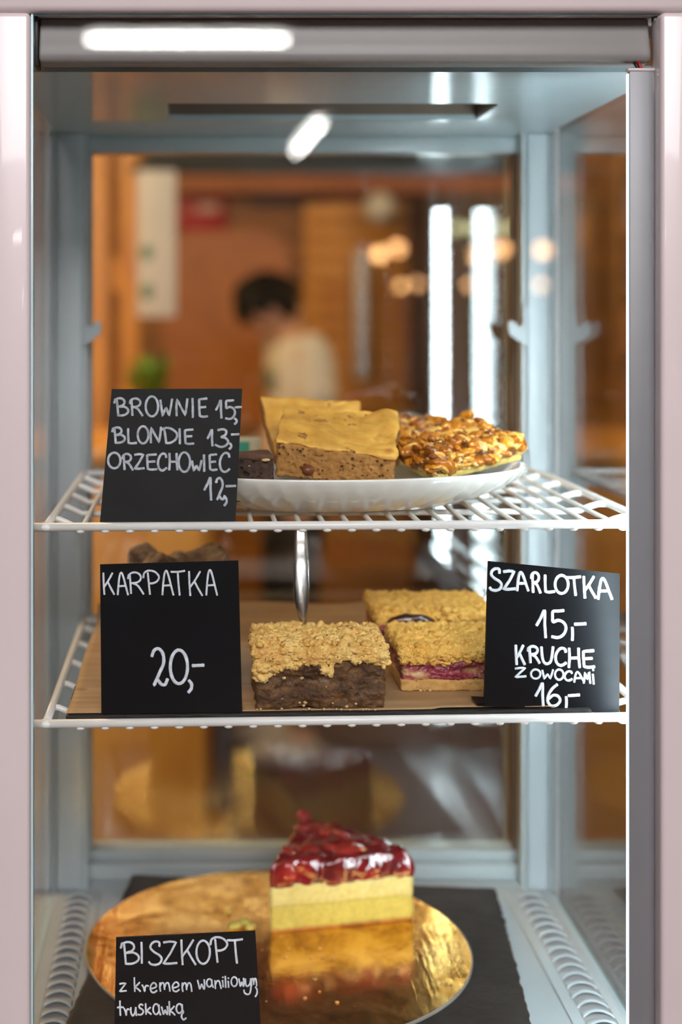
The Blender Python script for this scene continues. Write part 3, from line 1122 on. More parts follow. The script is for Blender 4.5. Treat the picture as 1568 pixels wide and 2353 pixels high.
def crumble_cake(x0, x1, y0, y1, zb, h, t, label, name, fill, crum, droop, base=None, seed=1, lumps=160, yaw=0.0, jag=0.0014):
    """zb floor, h full height, t crumble thickness; droop(u) extends the crumble down the front face"""
    c = Vector(((x0 + x1) / 2, (y0 + y1) / 2, zb))
    root = thing(name, label, 'cake', c)
    rng = random.Random(seed)
    bz = zb
    if base:
        bh = base[1]
        link('pastry_base', slab([(x0, y0, zb), (x1, y0, zb), (x1, y1, zb), (x0, y1, zb), (x0, y0, zb + bh), (x1, y0, zb + bh), (x1, y1, zb + bh), (x0, y1, zb + bh)], (60, 40, 8), 0.001, pores(0.0009, 220, seed)), base[0], root)
        bz = zb + bh - 0.0008
    zt = zb + h - t * 0.6

    def fd(co, nr, uvw):
        q = co * 70 + Vector((seed, 0, 0))
        d = 0.0024 * fbm(q, 5) + 0.0009 * fbm(co * 420, 4)
        r = noise.noise(Vector((co.x * 60, co.y * 60, co.z * 160)) + Vector((seed, 2, 0)))
        if r > 0.2:
            d -= (r - 0.2) * 0.003
        return nr * d
    i_ = 0.0015
    link('fruit_filling', slab([(x0 + i_, y0 + i_, bz), (x1 - i_, y0 + i_, bz), (x1 - i_, y1, bz), (x0 + i_, y1, bz), (x0 + i_, y0 + i_, zt), (x1 - i_, y0 + i_, zt), (x1 - i_, y1, zt), (x0 + i_, y1, zt)], (100, 50, 50), 0.002, fd), fill, root)
    def sag(q, uvw):
        if uvw[1] < 0.12 and uvw[2] < 0.6:
            k = (0.6 - uvw[2]) / 0.6 * min(1.0, (0.12 - uvw[1]) / 0.06)
            q = q - Vector((0, 0, droop(min(max(uvw[0], 0), 1)) * k))
        if uvw[1] < 0.3 and uvw[2] > 0.5:
            q = q - Vector((0, 0, 0.003 * (1 - uvw[1] / 0.3) ** 2))
        return q
    cr = slab([(x0, y0, zb + h - t), (x1, y0, zb + h - t), (x1, y1, zb + h - t), (x0, y1, zb + h - t), (x0, y0, zb + h), (x1, y0, zb + h), (x1, y1, zb + h), (x0, y1, zb + h)], (150, 100, 30), 0.003, crumble_disp(0.0036, 170, seed), sag)
    for i in range(lumps):
        r = rng.random()
        s = rng.uniform(0.0012, 0.0042) if rng.random() < 0.7 else rng.uniform(0.0008, 0.0016)
        if r < 0.55:
            c_ = (rng.uniform(x0 + 0.002, x1 - 0.002), rng.uniform(y0 + 0.002, y1 - 0.002), zb + h - 0.0004)
        else:
            u = rng.random()
            d = droop(u)
            c_ = (x0 + u * (x1 - x0), y0 - 0.0002 + rng.uniform(0.0, 0.0022), zb + h - 0.003 - rng.uniform(0.0, max(t + d - 0.003, 0.002)))
            s = min(s * 0.8, 0.0028)
        cr.ico(c_, (s * rng.uniform(0.9, 1.5), s, s * 0.85), 3 if s > 0.002 else 2, 0.75, 2.3, i + seed * 50)
    co_ = link('crumble_topping', cr, crum, root)
    bits = MB()
    for i in range(13):
        x = rng.uniform(x0 + 0.004, x1 - 0.002)
        z = zb + rng.uniform(0.001, h - t - 0.006)
        s = rng.uniform(0.0004, 0.0011)
        bits.ico((x, y0 + 0.0012, z), (s * 1.3, s, s), 2, 0.7, 1.9, i)
    for i in range(14):
        s = rng.uniform(0.0005, 0.0011)
        bits.ico((rng.uniform(x0, x1), y0 - rng.uniform(-0.001, 0.001), zb + s * 0.6), (s * 1.3, s, s), 1, 0.4, 1.7, i)
    link('loose_crumbs', bits, M['pale_crumb'], root)['kind'] = 'stuff'
    if yaw:
        root.rotation_euler = (0, 0, yaw)
    return root


def interp(tab):
    def f(u):
        for (a, va), (b, vb) in zip(tab, tab[1:]):
            if a <= u <= b:
                return va + (vb - va) * (u - a) / (b - a)
        return tab[-1][1]
    return f


mm_ = 0.001
droopA = interp([(0, 15 * mm_), (0.05, 14 * mm_), (0.14, 9 * mm_), (0.22, 6.5 * mm_), (0.33, 2 * mm_), (0.42, 1 * mm_), (0.50, 4 * mm_), (0.585, 11 * mm_), (0.61, 2 * mm_), (0.66, -0.5 * mm_), (0.86, 0.5 * mm_), (1.0, 5 * mm_)])
crumble_cake(0.0367, 0.1203, 0.8915 - DC, 0.952 - DC, SLZ + 0.0008 + tz(0.078), 0.0405, 0.010,
             'crumble topped square with dark apple filling at the front of the baking paper', 'apple_crumble_square', M['apple'], M['crumble'], droopA, None, 1, 330)
droopB = interp([(0, 3 * mm_), (0.3, 4 * mm_), (0.6, 2 * mm_), (1, 1 * mm_)])
crumble_cake(0.1345, 0.2180, 0.932 - DC, 1.006 - DC, SLZ + 0.0008 + tz(0.17), 0.0288, 0.0075,
             'yellow crumble square with pink berry filling beside the right hand sign', 'berry_crumble_square', M['berry'], M['crumble_dark'], droopB, (M['pastry'], 0.0075), 2, 150)
b2 = crumble_cake(0.1300, 0.2150, 1.022 - DC, 1.092 - DC, SLZ + 0.0008 + tz(0.17), 0.0340, 0.009,
                  'crumble square with a dark fruit patch at the back of the baking paper', 'berry_crumble_square', M['berry'], M['crumble_dark'], droopB, (M['pastry'], 0.008), 3, 110)
jm = MB()
jm.ico(P(945, 1428, 1.020), (0.0165, 0.005, 0.0055), 3, 0.2, 2, 3)
link('fruit_patch', jm, simple('dark_plum', (0.05, 0.010, 0.006), 0.15, 0, 0.3, 80, None, 0.6), b2)

# cream puff cake behind the left sign
kx0, kx1, ky0, ky1 = -0.0485, 0.0215, 1.000 - DC, 1.070 - DC
kz = SLZ + 0.0008 + tz(-0.015)
kp = thing('choux_cream_cake', 'tall cream cake with wavy brown choux top behind the lower left sign', 'cake', (-0.014, 1.035 - DC, kz))


def bx8(a, b, c, d, e, f):
    return [(a, c, e), (b, c, e), (b, d, e), (a, d, e), (a, c, f), (b, c, f), (b, d, f), (a, d, f)]


link('choux_base', slab(bx8(kx0, kx1, ky0, ky1, kz, kz + 0.009), (40, 40, 8), 0.002, pores(0.0015, 120, 1)), M['choux'], kp)
link('cream_filling', slab(bx8(kx0 + 0.001, kx1 - 0.001, ky0 + 0.001, ky1 - 0.001, kz + 0.0085, kz + 0.060), (40, 40, 20), 0.002, pores(0.001, 90, 2)), M['cream'], kp)


def wav(co, nr, uvw):
    if uvw[2] < 0.02:
        return None
    return nr * (0.0010 * fbm(co * 200, 3)) + Vector((0, 0, 1)) * (0.0085 * uvw[2] * (1.25 * noise.noise(Vector((co.x * 62 + 3, co.y * 34, 1.2))) + 0.5 * abs(noise.noise(co * 110))))


link('choux_top', slab(bx8(kx0 - 0.001, kx1 + 0.002, ky0 - 0.001, ky1 + 0.001, kz + 0.0590, kz + 0.0715), (70, 60, 12), 0.003, wav), M['choux'], kp)

# steel server handle standing behind the front square
hp = [P(700, 1448, 0.958), P(698, 1436, 0.958), P(695, 1410, 0.959), P(693, 1380, 0.960), P(693, 1345, 0.962), P(693, 1300, 0.965), P(692, 1260, 0.968), P(692, 1230, 0.970), P(692, 1205, 0.972), P(692, 1196, 0.973)]
hw = [2.2, 2.0, 3.4, 4.9, 5.6, 5.3, 4.8, 4.3, 4.0, 2.6]
sv = MB()
rings = []
for p, w in zip(hp, hw):
    w *= 0.001
    ring = []
    for k in range(20):
        a = 2 * math.pi * k / 20
        ring.append(sv.bm.verts.new(p + Vector((w * math.cos(a), 0.0013 * math.sin(a), 0))))
    rings.append(ring)
for a, b in zip(rings, rings[1:]):
    for k in range(20):
        sv.bm.faces.new((a[k], a[(k + 1) % 20], b[(k + 1) % 20], b[k])).smooth = True
sv.bm.faces.new(rings[0])
sv.bm.faces.new(rings[-1])
ft_ = thing('cake_fork', 'stainless steel fork standing upright behind the front crumble square', 'fork', (hp[0].x, hp[0].y, SLZ + 0.001))
link('handle', sv, M['steel'], ft_)
tn = MB()
zt_ = SLZ + 0.0015 + tz(0.07)
c0 = hp[0]
tn.box((c0.x - 0.0075, c0.y - 0.0008, zt_ + 0.022), (c0.x + 0.0075, c0.y + 0.0008, zt_ + 0.030), 0.0006)
tn.box((c0.x - 0.0022, c0.y - 0.001, zt_ + 0.029), (c0.x + 0.0022, c0.y + 0.001, c0.z + 0.002), 0.0006)
link('fork_head', tn, M['steel'], ft_)
for k in range(3):
    t_ = MB()
    x = c0.x - 0.0062 + 0.0062 * k
    t_.tube([(x, c0.y, zt_ + 0.024), (x, c0.y, zt_ + 0.006), (x, c0.y - 0.0005, zt_)], [0.0013, 0.0012, 0.0005], 8)
    link('tine', t_, M['steel'], ft_)

# ------------------------------------------------------------------ cabinet floor: slate, gold board, cake slice
FZ = ZF + 0.0006
fs = []
for (px, py) in ((108, 2445), (1247, 2445), (1140, 2040), (305, 2007)):
    d = (ZC - (ZF + 0.0090)) * F / (py - 725)
    fs.append(P(px, py, d))
fs[2].y = min(fs[2].y, YB - 0.022)
fs[3].y = min(fs[3].y, YB - 0.022)


def rough_edge(co, nr, uvw):
    e = min(uvw[0], 1 - uvw[0], uvw[1], 1 - uvw[1])
    return Vector((nr.x, nr.y, 0)) * (0.0016 * fbm(co * 110, 4)) if e < 0.03 else None


s8 = [Vector((p.x, p.y, ZF + 0.0056)) for p in fs] + [Vector((p.x, p.y, ZF + 0.0090)) for p in fs]
so_ = link('slate_tray', slab(s8, (120, 120, 4), 0.0012, rough_edge), M['slate'], loc=(0.09, 0.16, ZF))
tag(so_, 'large black slate slab on the cabinet floor under the gold board', 'tray')
GZ = ZF + 0.0092
GC = Vector((0.0610, 1.063 - DC, GZ))
gb = MB()
gb.lathe([(0.001, 0.0), (0.1425, 0.0), (0.1435, 0.0004), (0.1435, 0.0018), (0.1425, 0.0023), (0.001, 0.0023)], 160, 1, 1, GC)
for f in gb.bm.faces:
    f.normal_update()
for f in gb.bm.faces:
    c_ = f.calc_center_median()
    f.material_index = 0 if c_.z > GZ + 0.0021 else 1
    f.smooth = False
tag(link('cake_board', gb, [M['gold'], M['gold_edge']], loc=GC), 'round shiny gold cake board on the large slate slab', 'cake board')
CT = GZ + 0.0023

A = P(622, 2143, (ZC - CT) * F / (2143 - 725))
B = P(948, 2112, (ZC - CT) * F / (2112 - 725))
Cc = Vector((0.088, 1.182 - DC, CT))
for q in (A, B, Cc):
    q.z = 0
sroot = thing('cake_slice', 'sponge cake slice with red strawberry jelly top on the gold board', 'cake', (A + B + Cc) / 3 + Vector((0, 0, CT)))


def wedge(z0, z1, nu=60, nv=40, nw=10, grow=0.0, disp=None, rnd=0.0):
    """triangular layer with a gently bulging back edge"""
    def pl(u, v):
        p = A.lerp(B, u).lerp(Cc, v)
        c_ = (A + B + Cc) / 3
        return p + (p - c_) * grow
    bm = bmesh.new()
    out = []
    n = 40
    for i in range(n):
        out.append(A.lerp(B, i / n))
    for i in range(n):
        t = i / n
        q = B.lerp(Cc, t)
        out.append(q + Vector((0.8, 0.5, 0)).normalized() * (0.011 * math.sin(math.pi * t)))
    for i in range(n):
        out.append(Cc.lerp(A, i / n))
    cen = (A + B + Cc) / 3
    rings = []
    prof_ = []
    if rnd > 0:
        for k in range(nw):
            prof_.append((0.0, k / nw * (1 - rnd)))
        for k in range(7):
            a = math.pi / 2 * k / 6
            prof_.append((1 - math.cos(a), 1 - rnd + rnd * math.sin(a)))
    else:
        prof_ = [(0.0, k / nw) for k in range(nw + 1)]
    h = z1 - z0
    for inset, w in prof_:
        ring = []
        for p in out:
            dv = (p - cen)
            q = p + dv * grow - dv.normalized() * (inset * h * rnd * 0.9)
            ring.append(bm.verts.new((q.x, q.y, z0 + h * w)))
        rings.append(ring)
    # inner rings to close the top
    for s in range(1, 16):
        k = 1 - s / 16
        base_ring = rings[len(prof_) - 1]
        rings.append([bm.verts.new((cen.x + (v.co.x - cen.x) * k, cen.y + (v.co.y - cen.y) * k, z1)) for v in base_ring])
    m3 = len(out)
    for a, b in zip(rings, rings[1:]):
        for k in range(m3):
            bm.faces.new((a[k], a[(k + 1) % m3], b[(k + 1) % m3], b[k])).smooth = True
    bm.faces.new(rings[-1])
    bm.faces.new(list(reversed(rings[0])))
    bmesh.ops.recalc_face_normals(bm, faces=bm.faces)
    bm.normal_update()
    if disp:
        mv = [(v, disp(v.co.copy(), v.normal.copy())) for v in bm.verts]
        for v, d in mv:
            v.co += d
    mb = MB()
    mb.merge(bm)
    return mb


link('bottom_crust', wedge(CT, CT + 0.0022, grow=0.0, nw=3), M['seam'], sroot)
link('sponge', wedge(CT + 0.002, CT + 0.0190, disp=lambda c, n: n * 0.0008 * fbm(c * 200, 4), grow=0.004), M['sponge'], sroot)
link('sponge_seam', wedge(CT + 0.0188, CT + 0.0196, nw=2, grow=0.0), M['sponge'], sroot)
link('cream_layer', wedge(CT + 0.0192, CT + 0.0345, disp=lambda c, n: n * 0.0011 * fbm(c * 120, 3) + Vector((0, 0, 0.0022 * noise.noise(c * 90) if c.z > CT + 0.030 else 0)), grow=0.010), M['cream'], sroot)


def jd(c, n):
    d = n * (0.0020 * fbm(c * 75, 3))
    if n.z > 0.5:
        vd, _ = noise.voronoi(c * 65)
        d += Vector((0, 0, 0.0030 * (0.55 - vd[0])))
    if c.z < CT + 0.037:
        d += Vector((0, 0, 0.0020 * noise.noise(c * 120)))
    return d


link('strawberry_jelly', wedge(CT + 0.0335, CT + 0.0535, grow=0.008, disp=jd, rnd=0.40, nw=8), M['jelly'], sroot)
rng = random.Random(5)
for k in range(9):
    u, v = rng.uniform(0.1, 0.9), rng.uniform(0.06, 0.8)
    p = A.lerp(B, u).lerp(Cc, v)
    st = MB()
    rot = Matrix.Rotation(rng.uniform(0, 6), 4, 'Z') @ Matrix.Rotation(rng.uniform(-.5, .5), 4, 'X')
    st.ico((p.x, p.y, CT + 0.0518), (0.010, 0.0075, 0.0032), 3, 0.2, 1.5, k, rot)
    link('strawberry_piece', st, M['strawberry'], sroot)
st = MB()
st.ico((A.x + 0.012, A.y + 0.0022, CT + 0.0445), (0.0085, 0.004, 0.0085), 3, 0.2, 1.5, 3)
link('strawberry_piece', st, M['strawberry'], sroot)
st = MB()
st.ico((Cc.x + 0.001, Cc.y - 0.006, CT + 0.0560), (0.006, 0.006, 0.005), 3, 0.2, 1.5, 8)
link('strawberry_piece', st, M['strawberry'], sroot)


def on_board(px, py, z):
    return P(px, py, (ZC - z) * F / (py - 725))


sm = MB()
for k, (px, py, w) in enumerate(((545, 2126, 9), (562, 2120, 8), (575, 2132, 7), (532, 2131, 6), (525, 2096, 4))):
    p = on_board(px, py, CT + 0.001)
    sm.ico((p.x, p.y, CT + 0.0016), (w * 0.0005, w * 0.0005, 0.0022), 3, 0.4, 2.0, k)
tag(link('cake_scrap', sm, M['sponge'], loc=on_board(555, 2126, CT)), 'torn pale sponge scrap on the gold board just above the front sign', 'cake scrap')
cm = MB()
rng = random.Random(9)
for k in range(42):
    a, r = rng.uniform(0, 6.3), 0.138 * math.sqrt(rng.random())
    s = rng.uniform(0.0005, 0.0014)
    cm.ico((GC.x + r * math.cos(a), GC.y + r * math.sin(a), CT + s * 0.5), (s * 1.4, s, s * 0.7), 1, 0.4, 1.7, k)
tag(link('crumbs', cm, M['pastry'], loc=GC), 'scattered cake crumbs on the gold board', 'crumbs', None, 'stuff')

# ------------------------------------------------------------------ chalk signs
def sm_line(pts, closed=False):
    return pts


def arc(cx, cy_, rx, ry, a0, a1, n=14):
    return [(cx + rx * math.cos(R(a0 + (a1 - a0) * i / n)), cy_ + ry * math.sin(R(a0 + (a1 - a0) * i / n))) for i in range(n + 1)]


G = {}
G['B'] = [[(0.16, 0.06), (0.22, 0.5), (0.27, 0.97)], [(0.0, 0.28), (0.06, 0.08)] + arc(0.38, 0.24, 0.34, 0.22, -130, 80) + [(0.3, 0.5)], [(0.3, 0.5)] + arc(0.45, 0.72, 0.53, 0.26, -70, 90) + [(0.27, 0.97)]]
G['R'] = [[(0.12, 0.1), (0.2, 0.97)], [(0.0, 0.3), (0.05, 0.12)] + arc(0.42, 0.26, 0.42, 0.24, -150, 90) + [(0.2, 0.52)], [(0.35, 0.52), (0.62, 0.62), (0.82, 0.8), (1.0, 1.0)]]
G['O'] = [arc(0.5, 0.5, 0.48, 0.5, -100, 262, 26)]
G['0'] = [arc(0.5, 0.5, 0.48, 0.5, -100, 262, 26)]
G['W'] = [[(0.0, 0.05), (0.08, 0.5), (0.18, 0.98), (0.38, 0.62), (0.5, 0.5), (0.6, 0.7), (0.74, 0.96), (0.88, 0.5), (1.0, 0.0)]]
G['N'] = [[(0.05, 1.0), (0.02, 0.5), (0.08, 0.02), (0.4, 0.45), (0.82, 0.98), (0.92, 0.5), (1.0, 0.0)]]
G['I'] = [[(0.3, 0.0), (0.45, 0.5), (0.5, 1.0)]]
G['E'] = [[(0.95, 0.02), (0.3, 0.05), (0.08, 0.08), (0.1, 0.5), (0.15, 0.95), (0.5, 1.0), (1.0, 0.97)], [(0.1, 0.5), (0.8, 0.47)]]
G['L'] = [[(0.1, 0.0), (0.1, 0.5), (0.14, 0.96), (0.5, 1.0), (1.0, 0.96)]]
G['D'] = [[(0.15, 0.05), (0.22, 0.5), (0.28, 0.97)], [(0.0, 0.12), (0.3, 0.0), (0.65, 0.08), (0.95, 0.3), (1.0, 0.55), (0.85, 0.8), (0.55, 0.96), (0.28, 0.97)]]
G['Z'] = [[(0.05, 0.04), (0.5, 0.0), (0.95, 0.03), (0.55, 0.5), (0.02, 0.97), (0.5, 0.97), (1.0, 0.94)]]
G['C'] = [[(0.98, 0.22), (0.9, 0.06), (0.6, 0.0), (0.28, 0.12), (0.04, 0.42), (0.05, 0.72), (0.25, 0.94), (0.6, 1.0), (1.0, 0.86)]]
G['H'] = [[(0.05, 0.0), (0.08, 0.5), (0.02, 1.0)], [(0.9, 0.0), (0.92, 0.5), (1.0, 1.0)], [(0.08, 0.52), (0.92, 0.5)]]
G['K'] = [[(0.05, 0.0), (0.08, 0.5), (0.14, 1.0)], [(0.85, 0.0), (0.5, 0.35), (0.12, 0.66)], [(0.45, 0.42), (0.7, 0.7), (1.0, 1.0)]]
G['A'] = [[(0.0, 1.0), (0.08, 0.5), (0.2, 0.1), (0.36, 0.0), (0.55, 0.2), (0.8, 0.65), (1.0, 1.0)], [(0.1, 0.62), (0.78, 0.6)]]
G['P'] = [[(0.28, 0.1), (0.34, 0.5), (0.42, 1.0)], [(0.0, 0.3), (0.06, 0.1), (0.35, 0.0), (0.75, 0.06), (1.0, 0.26), (0.88, 0.45), (0.6, 0.54), (0.36, 0.54)]]
G['T'] = [[(0.0, 0.04), (0.5, 0.04), (1.0, 0.0)], [(0.5, 0.04), (0.55, 0.5), (0.64, 1.0)]]
G['S'] = [[(0.82, 0.2), (0.8, 0.04), (0.5, 0.0), (0.2, 0.1), (0.12, 0.28), (0.4, 0.45), (0.8, 0.58), (1.0, 0.74), (0.85, 0.93), (0.5, 1.0), (0.15, 0.97), (0.0, 0.88)]]
G['U'] = [[(0.0, 0.0), (0.05, 0.5), (0.2, 0.9), (0.5, 1.0), (0.8, 0.85), (0.93, 0.4), (1.0, 0.0)]]
G['M'] = [[(0.0, 1.0), (0.12, 0.5), (0.2, 0.05), (0.4, 0.4), (0.52, 0.65), (0.7, 0.3), (0.82, 0.0), (0.92, 0.5), (1.0, 1.0)]]
G['1'] = [[(0.0, 0.55), (0.4, 0.28), (0.78, 0.0), (0.8, 0.5), (0.88, 1.0)]]
G['2'] = [[(0.0, 0.2), (0.15, 0.04), (0.45, 0.0), (0.72, 0.15), (0.75, 0.4), (0.5, 0.65), (0.2, 0.95), (0.15, 0.98), (0.35, 0.85), (0.6, 0.97), (0.85, 0.98), (1.0, 0.84)]]
G['3'] = [[(0.2, 0.05), (0.6, 0.0), (0.85, 0.12), (0.75, 0.34), (0.45, 0.44), (0.8, 0.5), (1.0, 0.7), (0.8, 0.92), (0.4, 1.0), (0.0, 0.88)]]
G['5'] = [[(0.85, 0.0), (0.5, 0.02), (0.15, 0.04), (0.12, 0.25), (0.16, 0.42), (0.5, 0.36), (0.85, 0.45), (1.0, 0.65), (0.85, 0.88), (0.5, 1.0), (0.1, 0.97)]]
G['6'] = [[(0.78, 0.0), (0.4, 0.2), (0.12, 0.5), (0.08, 0.8), (0.35, 1.0), (0.75, 0.96), (1.0, 0.75), (0.85, 0.55), (0.5, 0.5), (0.18, 0.65)]]
G[','] = [[(0.25, 0.0), (0.8, 0.3), (0.75, 0.7), (0.2, 1.0)]]
G[';'] = [[(0.5, 0.0), (0.6, 0.5), (0.5, 1.0)]]
G['-'] = [[(0.0, 0.6), (0.5, 0.5), (1.0, 0.35)]]
G['z'] = [[(0.05, 0.1), (0.5, 0.02), (0.95, 0.02), (0.5, 0.5), (0.05, 0.98), (0.5, 0.95), (1.0, 0.9)]]
G['k'] = [[(0.05, 0.0), (0.08, 0.5), (0.14, 1.0)], [(0.9, 0.35), (0.5, 0.55), (0.2, 0.7), (0.6, 0.82), (1.0, 1.0)]]
G['r'] = [[(0.05, 0.1), (0.3, 0.5), (0.45, 1.0), (0.5, 0.5), (0.7, 0.2), (1.0, 0.25)]]
G['e'] = [[(0.1, 0.6), (0.5, 0.55), (0.9, 0.4), (0.85, 0.12), (0.5, 0.0), (0.12, 0.25), (0.02, 0.6), (0.2, 0.92), (0.6, 1.0), (1.0, 0.8)]]
G['m'] = [[(0.08, 0.05), (0.06, 0.5), (0.12, 1.0)], [(0.08, 0.45), (0.25, 0.08), (0.42, 0.15), (0.5, 0.8)], [(0.5, 0.6), (0.65, 0.1), (0.85, 0.1), (0.95, 0.5), (1.0, 1.0)]]
G['w'] = [[(0.0, 0.05), (0.15, 0.55), (0.28, 0.98), (0.5, 0.5), (0.6, 0.6), (0.85, 1.0), (0.9, 0.5), (0.85, 0.0)]]
G['a'] = [arc(0.42, 0.48, 0.4, 0.48, -70, 285, 20), [(0.8, 0.1), (0.82, 0.6), (1.0, 1.0)]]
G['n'] = [[(0.05, 0.05), (0.1, 0.5), (0.12, 1.0)], [(0.12, 0.5), (0.4, 0.1), (0.7, 0.12), (0.85, 0.5), (1.0, 1.0)]]
G['i'] = [[(0.3, 0.35), (0.5, 0.7), (0.6, 1.0)], [(0.4, 0.0), (0.5, 0.05)]]
G['l'] = [[(0.3, 0.0), (0.5, 0.5), (0.6, 1.0)]]
G['o'] = [arc(0.5, 0.5, 0.48, 0.5, -100, 262, 22)]
G['y'] = [[(0.2, 0.0), (0.25, 0.35), (0.5, 0.48), (0.85, 0.3), (0.95, 0.0)], [(0.95, 0.0), (1.0, 0.5), (0.85, 0.9), (0.5, 1.0), (0.1, 0.9), (0.0, 0.72)]]
G['t'] = [[(0.42, 0.0), (0.45, 0.5), (0.5, 1.0)], [(0.0, 0.46), (0.5, 0.42), (1.0, 0.45)]]
G['u'] = [[(0.05, 0.0), (0.05, 0.5), (0.25, 0.92), (0.5, 0.95), (0.75, 0.6), (0.9, 0.0)], [(0.9, 0.0), (0.92, 0.5), (1.0, 0.95)]]
G['s'] = [[(0.9, 0.1), (0.5, 0.0), (0.2, 0.15), (0.3, 0.35), (0.8, 0.5), (1.0, 0.7), (0.75, 0.92), (0.3, 1.0), (0.0, 0.95)]]
G['q'] = [arc(0.32, 0.30, 0.31, 0.29, -70, 285, 20), [(0.6, 0.06), (0.62, 0.35), (0.74, 0.52), (0.6, 0.66), (0.55, 0.82), (0.75, 1.0), (1.0, 0.9)]]


def catmull(pts, k=5):
    if len(pts) < 3:
        a, b = pts[0], pts[-1]
        return [(a[0] + (b[0] - a[0]) * i / k, a[1] + (b[1] - a[1]) * i / k) for i in range(k + 1)]
    out = []
    q = [pts[0]] + list(pts) + [pts[-1]]
    for i in range(1, len(q) - 2):
        p0, p1, p2, p3 = q[i - 1:i + 3]
        for j in range(k):
            t = j / k
            out.append(tuple(0.5 * ((2 * p1[c]) + (-p0[c] + p2[c]) * t + (2 * p0[c] - 5 * p1[c] + 4 * p2[c] - p3[c]) * t * t + (-p0[c] + 3 * p1[c] - 3 * p2[c] + p3[c]) * t ** 3) for c in (0, 1)))
    out.append(tuple(pts[-1]))
    return out


SHARP = set('ZKTHWNMLEz1')


def smooth_stroke(ch, st):
    if ch in 'ZNMEWLz':
        # keep the corners: straight runs
        out = []
        for a, b in zip(st, st[1:]):
            for i in range(4):
                out.append((a[0] + (b[0] - a[0]) * i / 4, a[1] + (b[1] - a[1]) * i / 4))
        out.append(st[-1])
        return out
    if len(st) > 14:
        return list(st)
    return catmull(st)


class Sign:
    def __init__(s, label, corners, db, dt, mat, dr=0.0, foot_left=0.0, thick=0.0022):
        """corners TL TR BR BL in pixels, db / dt depth of the bottom and top edge, dr extra depth on the right"""
        TL, TR, BR, BL = corners
        s.p0 = P(*BL, db)
        s.p1 = P(*BR, db + dr)
        s.p3 = P(*TL, dt)
        s.nrm = (s.p1 - s.p0).cross(s.p3 - s.p0).normalized()
        if s.nrm.y > 0:
            s.nrm = -s.nrm
        s.p2 = s.ray(*TR)
        c = (s.p0 + s.p1) / 2
        s.root = thing('price_sign', label, 'sign', c)
        s.root['group'] = 'black handwritten price signs'
        mb = MB()
        mb.prism([s.p0, s.p1, s.p2, s.p3], -s.nrm * thick)
        bd = link('board', mb, mat, s.root)
        ft = MB()
        ex = (s.p1 - s.p0).normalized()
        back = Vector((ex.y, -ex.x, 0))
        if back.y < 0:
            back = -back
        back = (back - ex * back.dot(ex)).normalized()
        q0 = s.p0 - ex * foot_left - s.nrm * thick * 0.5
        q1 = s.p1 - s.nrm * thick * 0.5
        up = Vector((0, 0, 0.0015))
        ft.prism([q0, q1, q1 + back * 0.016, q0 + back * 0.016], up)
        link('base_foot', ft, mat, s.root)

    def ray(s, px, py):
        o = Vector((0, -DC, ZC))
        d = P(px, py, 1.0) - o
        t = (s.p0 - o).dot(s.nrm) / d.dot(s.nrm)
        return o + d * t

    def text(s, items, org, sc_, w, mat, lift=0.00008):
        mb = MB()
        ex = (s.p1 - s.p0).normalized()
        ey = s.nrm.cross(ex).normalized()
        for ch, x0, y0, x1, y1 in items:
            bw = max(x1 - x0, 1)
            for st in G[ch]:
                pts = smooth_stroke(ch, st)
                W = []
                for (u, v) in pts:
                    px = org[0] + (x0 + u * bw) * sc_
                    py = org[1] + (y0 + v * (y1 - y0)) * sc_
                    W.append(s.ray(px, py) + s.nrm * lift)
                # flattened round ribbon
                r = w * 0.5
                # extend with rounded ends
                d0 = (W[0] - W[1]).normalized()
                d1 = (W[-1] - W[-2]).normalized()
                chain = [(W[0] + d0 * r * 0.55, 0.45), (W[0] + d0 * r * 0.3, 0.85)] + [(q, 0.93 + 0.14 * noise.noise(q * 900)) for q in W] + [(W[-1] + d1 * r * 0.35, 0.95), (W[-1] + d1 * r * 0.65, 0.5)]
                rings = []
                for i, (q, k) in enumerate(chain):
                    a = chain[max(i - 1, 0)][0]
                    b = chain[min(i + 1, len(chain) - 1)][0]
                    t = (b - a).normalized()
                    sd = t.cross(s.nrm).normalized()
                    rings.append([mb.bm.verts.new(q + sd * (math.cos(an) * r * k) + s.nrm * (math.sin(an) * 0.00022 * min(1, k))) for an in (0, R(45), R(90), R(135), R(180), R(270))])
                for a, b in zip(rings, rings[1:]):
                    for k in range(6):
                        f = mb.bm.faces.new((a[k], a[(k + 1) % 6], b[(k + 1) % 6], b[k]))
                        f.smooth = True
                mb.bm.faces.new(rings[0])
                mb.bm.faces.new(rings[-1])
        return link('lettering', mb, mat, s.root)


def row(txt, boxes):
    return [(c, *b) for c, b in zip(txt, boxes)]


s1 = Sign('black sign reading BROWNIE, BLONDIE and ORZECHOWIEC on the upper shelf', ((257, 894), (557, 893), (541, 1207), (229, 1207)), 0.8875, 0.906, M['sign_warm'])
o1, k1 = (60, 860), 640 / 1568
s1.text(row('BROWNIE15,-', [(497, 133, 577, 235), (585, 135, 655, 233), (672, 125, 745, 238), (757, 142, 822, 237), (845, 140, 908, 233), (934, 137, 944, 242), (970, 135, 1020, 240), (1070, 147, 1104, 245), (1120, 147, 1176, 252), (1172, 250, 1188, 280), (1178, 182, 1210, 190)]), o1, k1, 0.00185, M['chalk_dim'])
s1.text(row('BLONDIE13,-', [(485, 298, 558, 388), (570, 308, 620, 390), (627, 293, 690, 390), (700, 300, 760, 385), (765, 302, 850, 390), (862, 308, 870, 390), (890, 310, 942, 393), (1022, 312, 1053, 402), (1067, 310, 1138, 410), (1143, 390, 1158, 420), (1157, 335, 1197, 343)]), o1, k1, 0.00185, M['chalk_dim'])
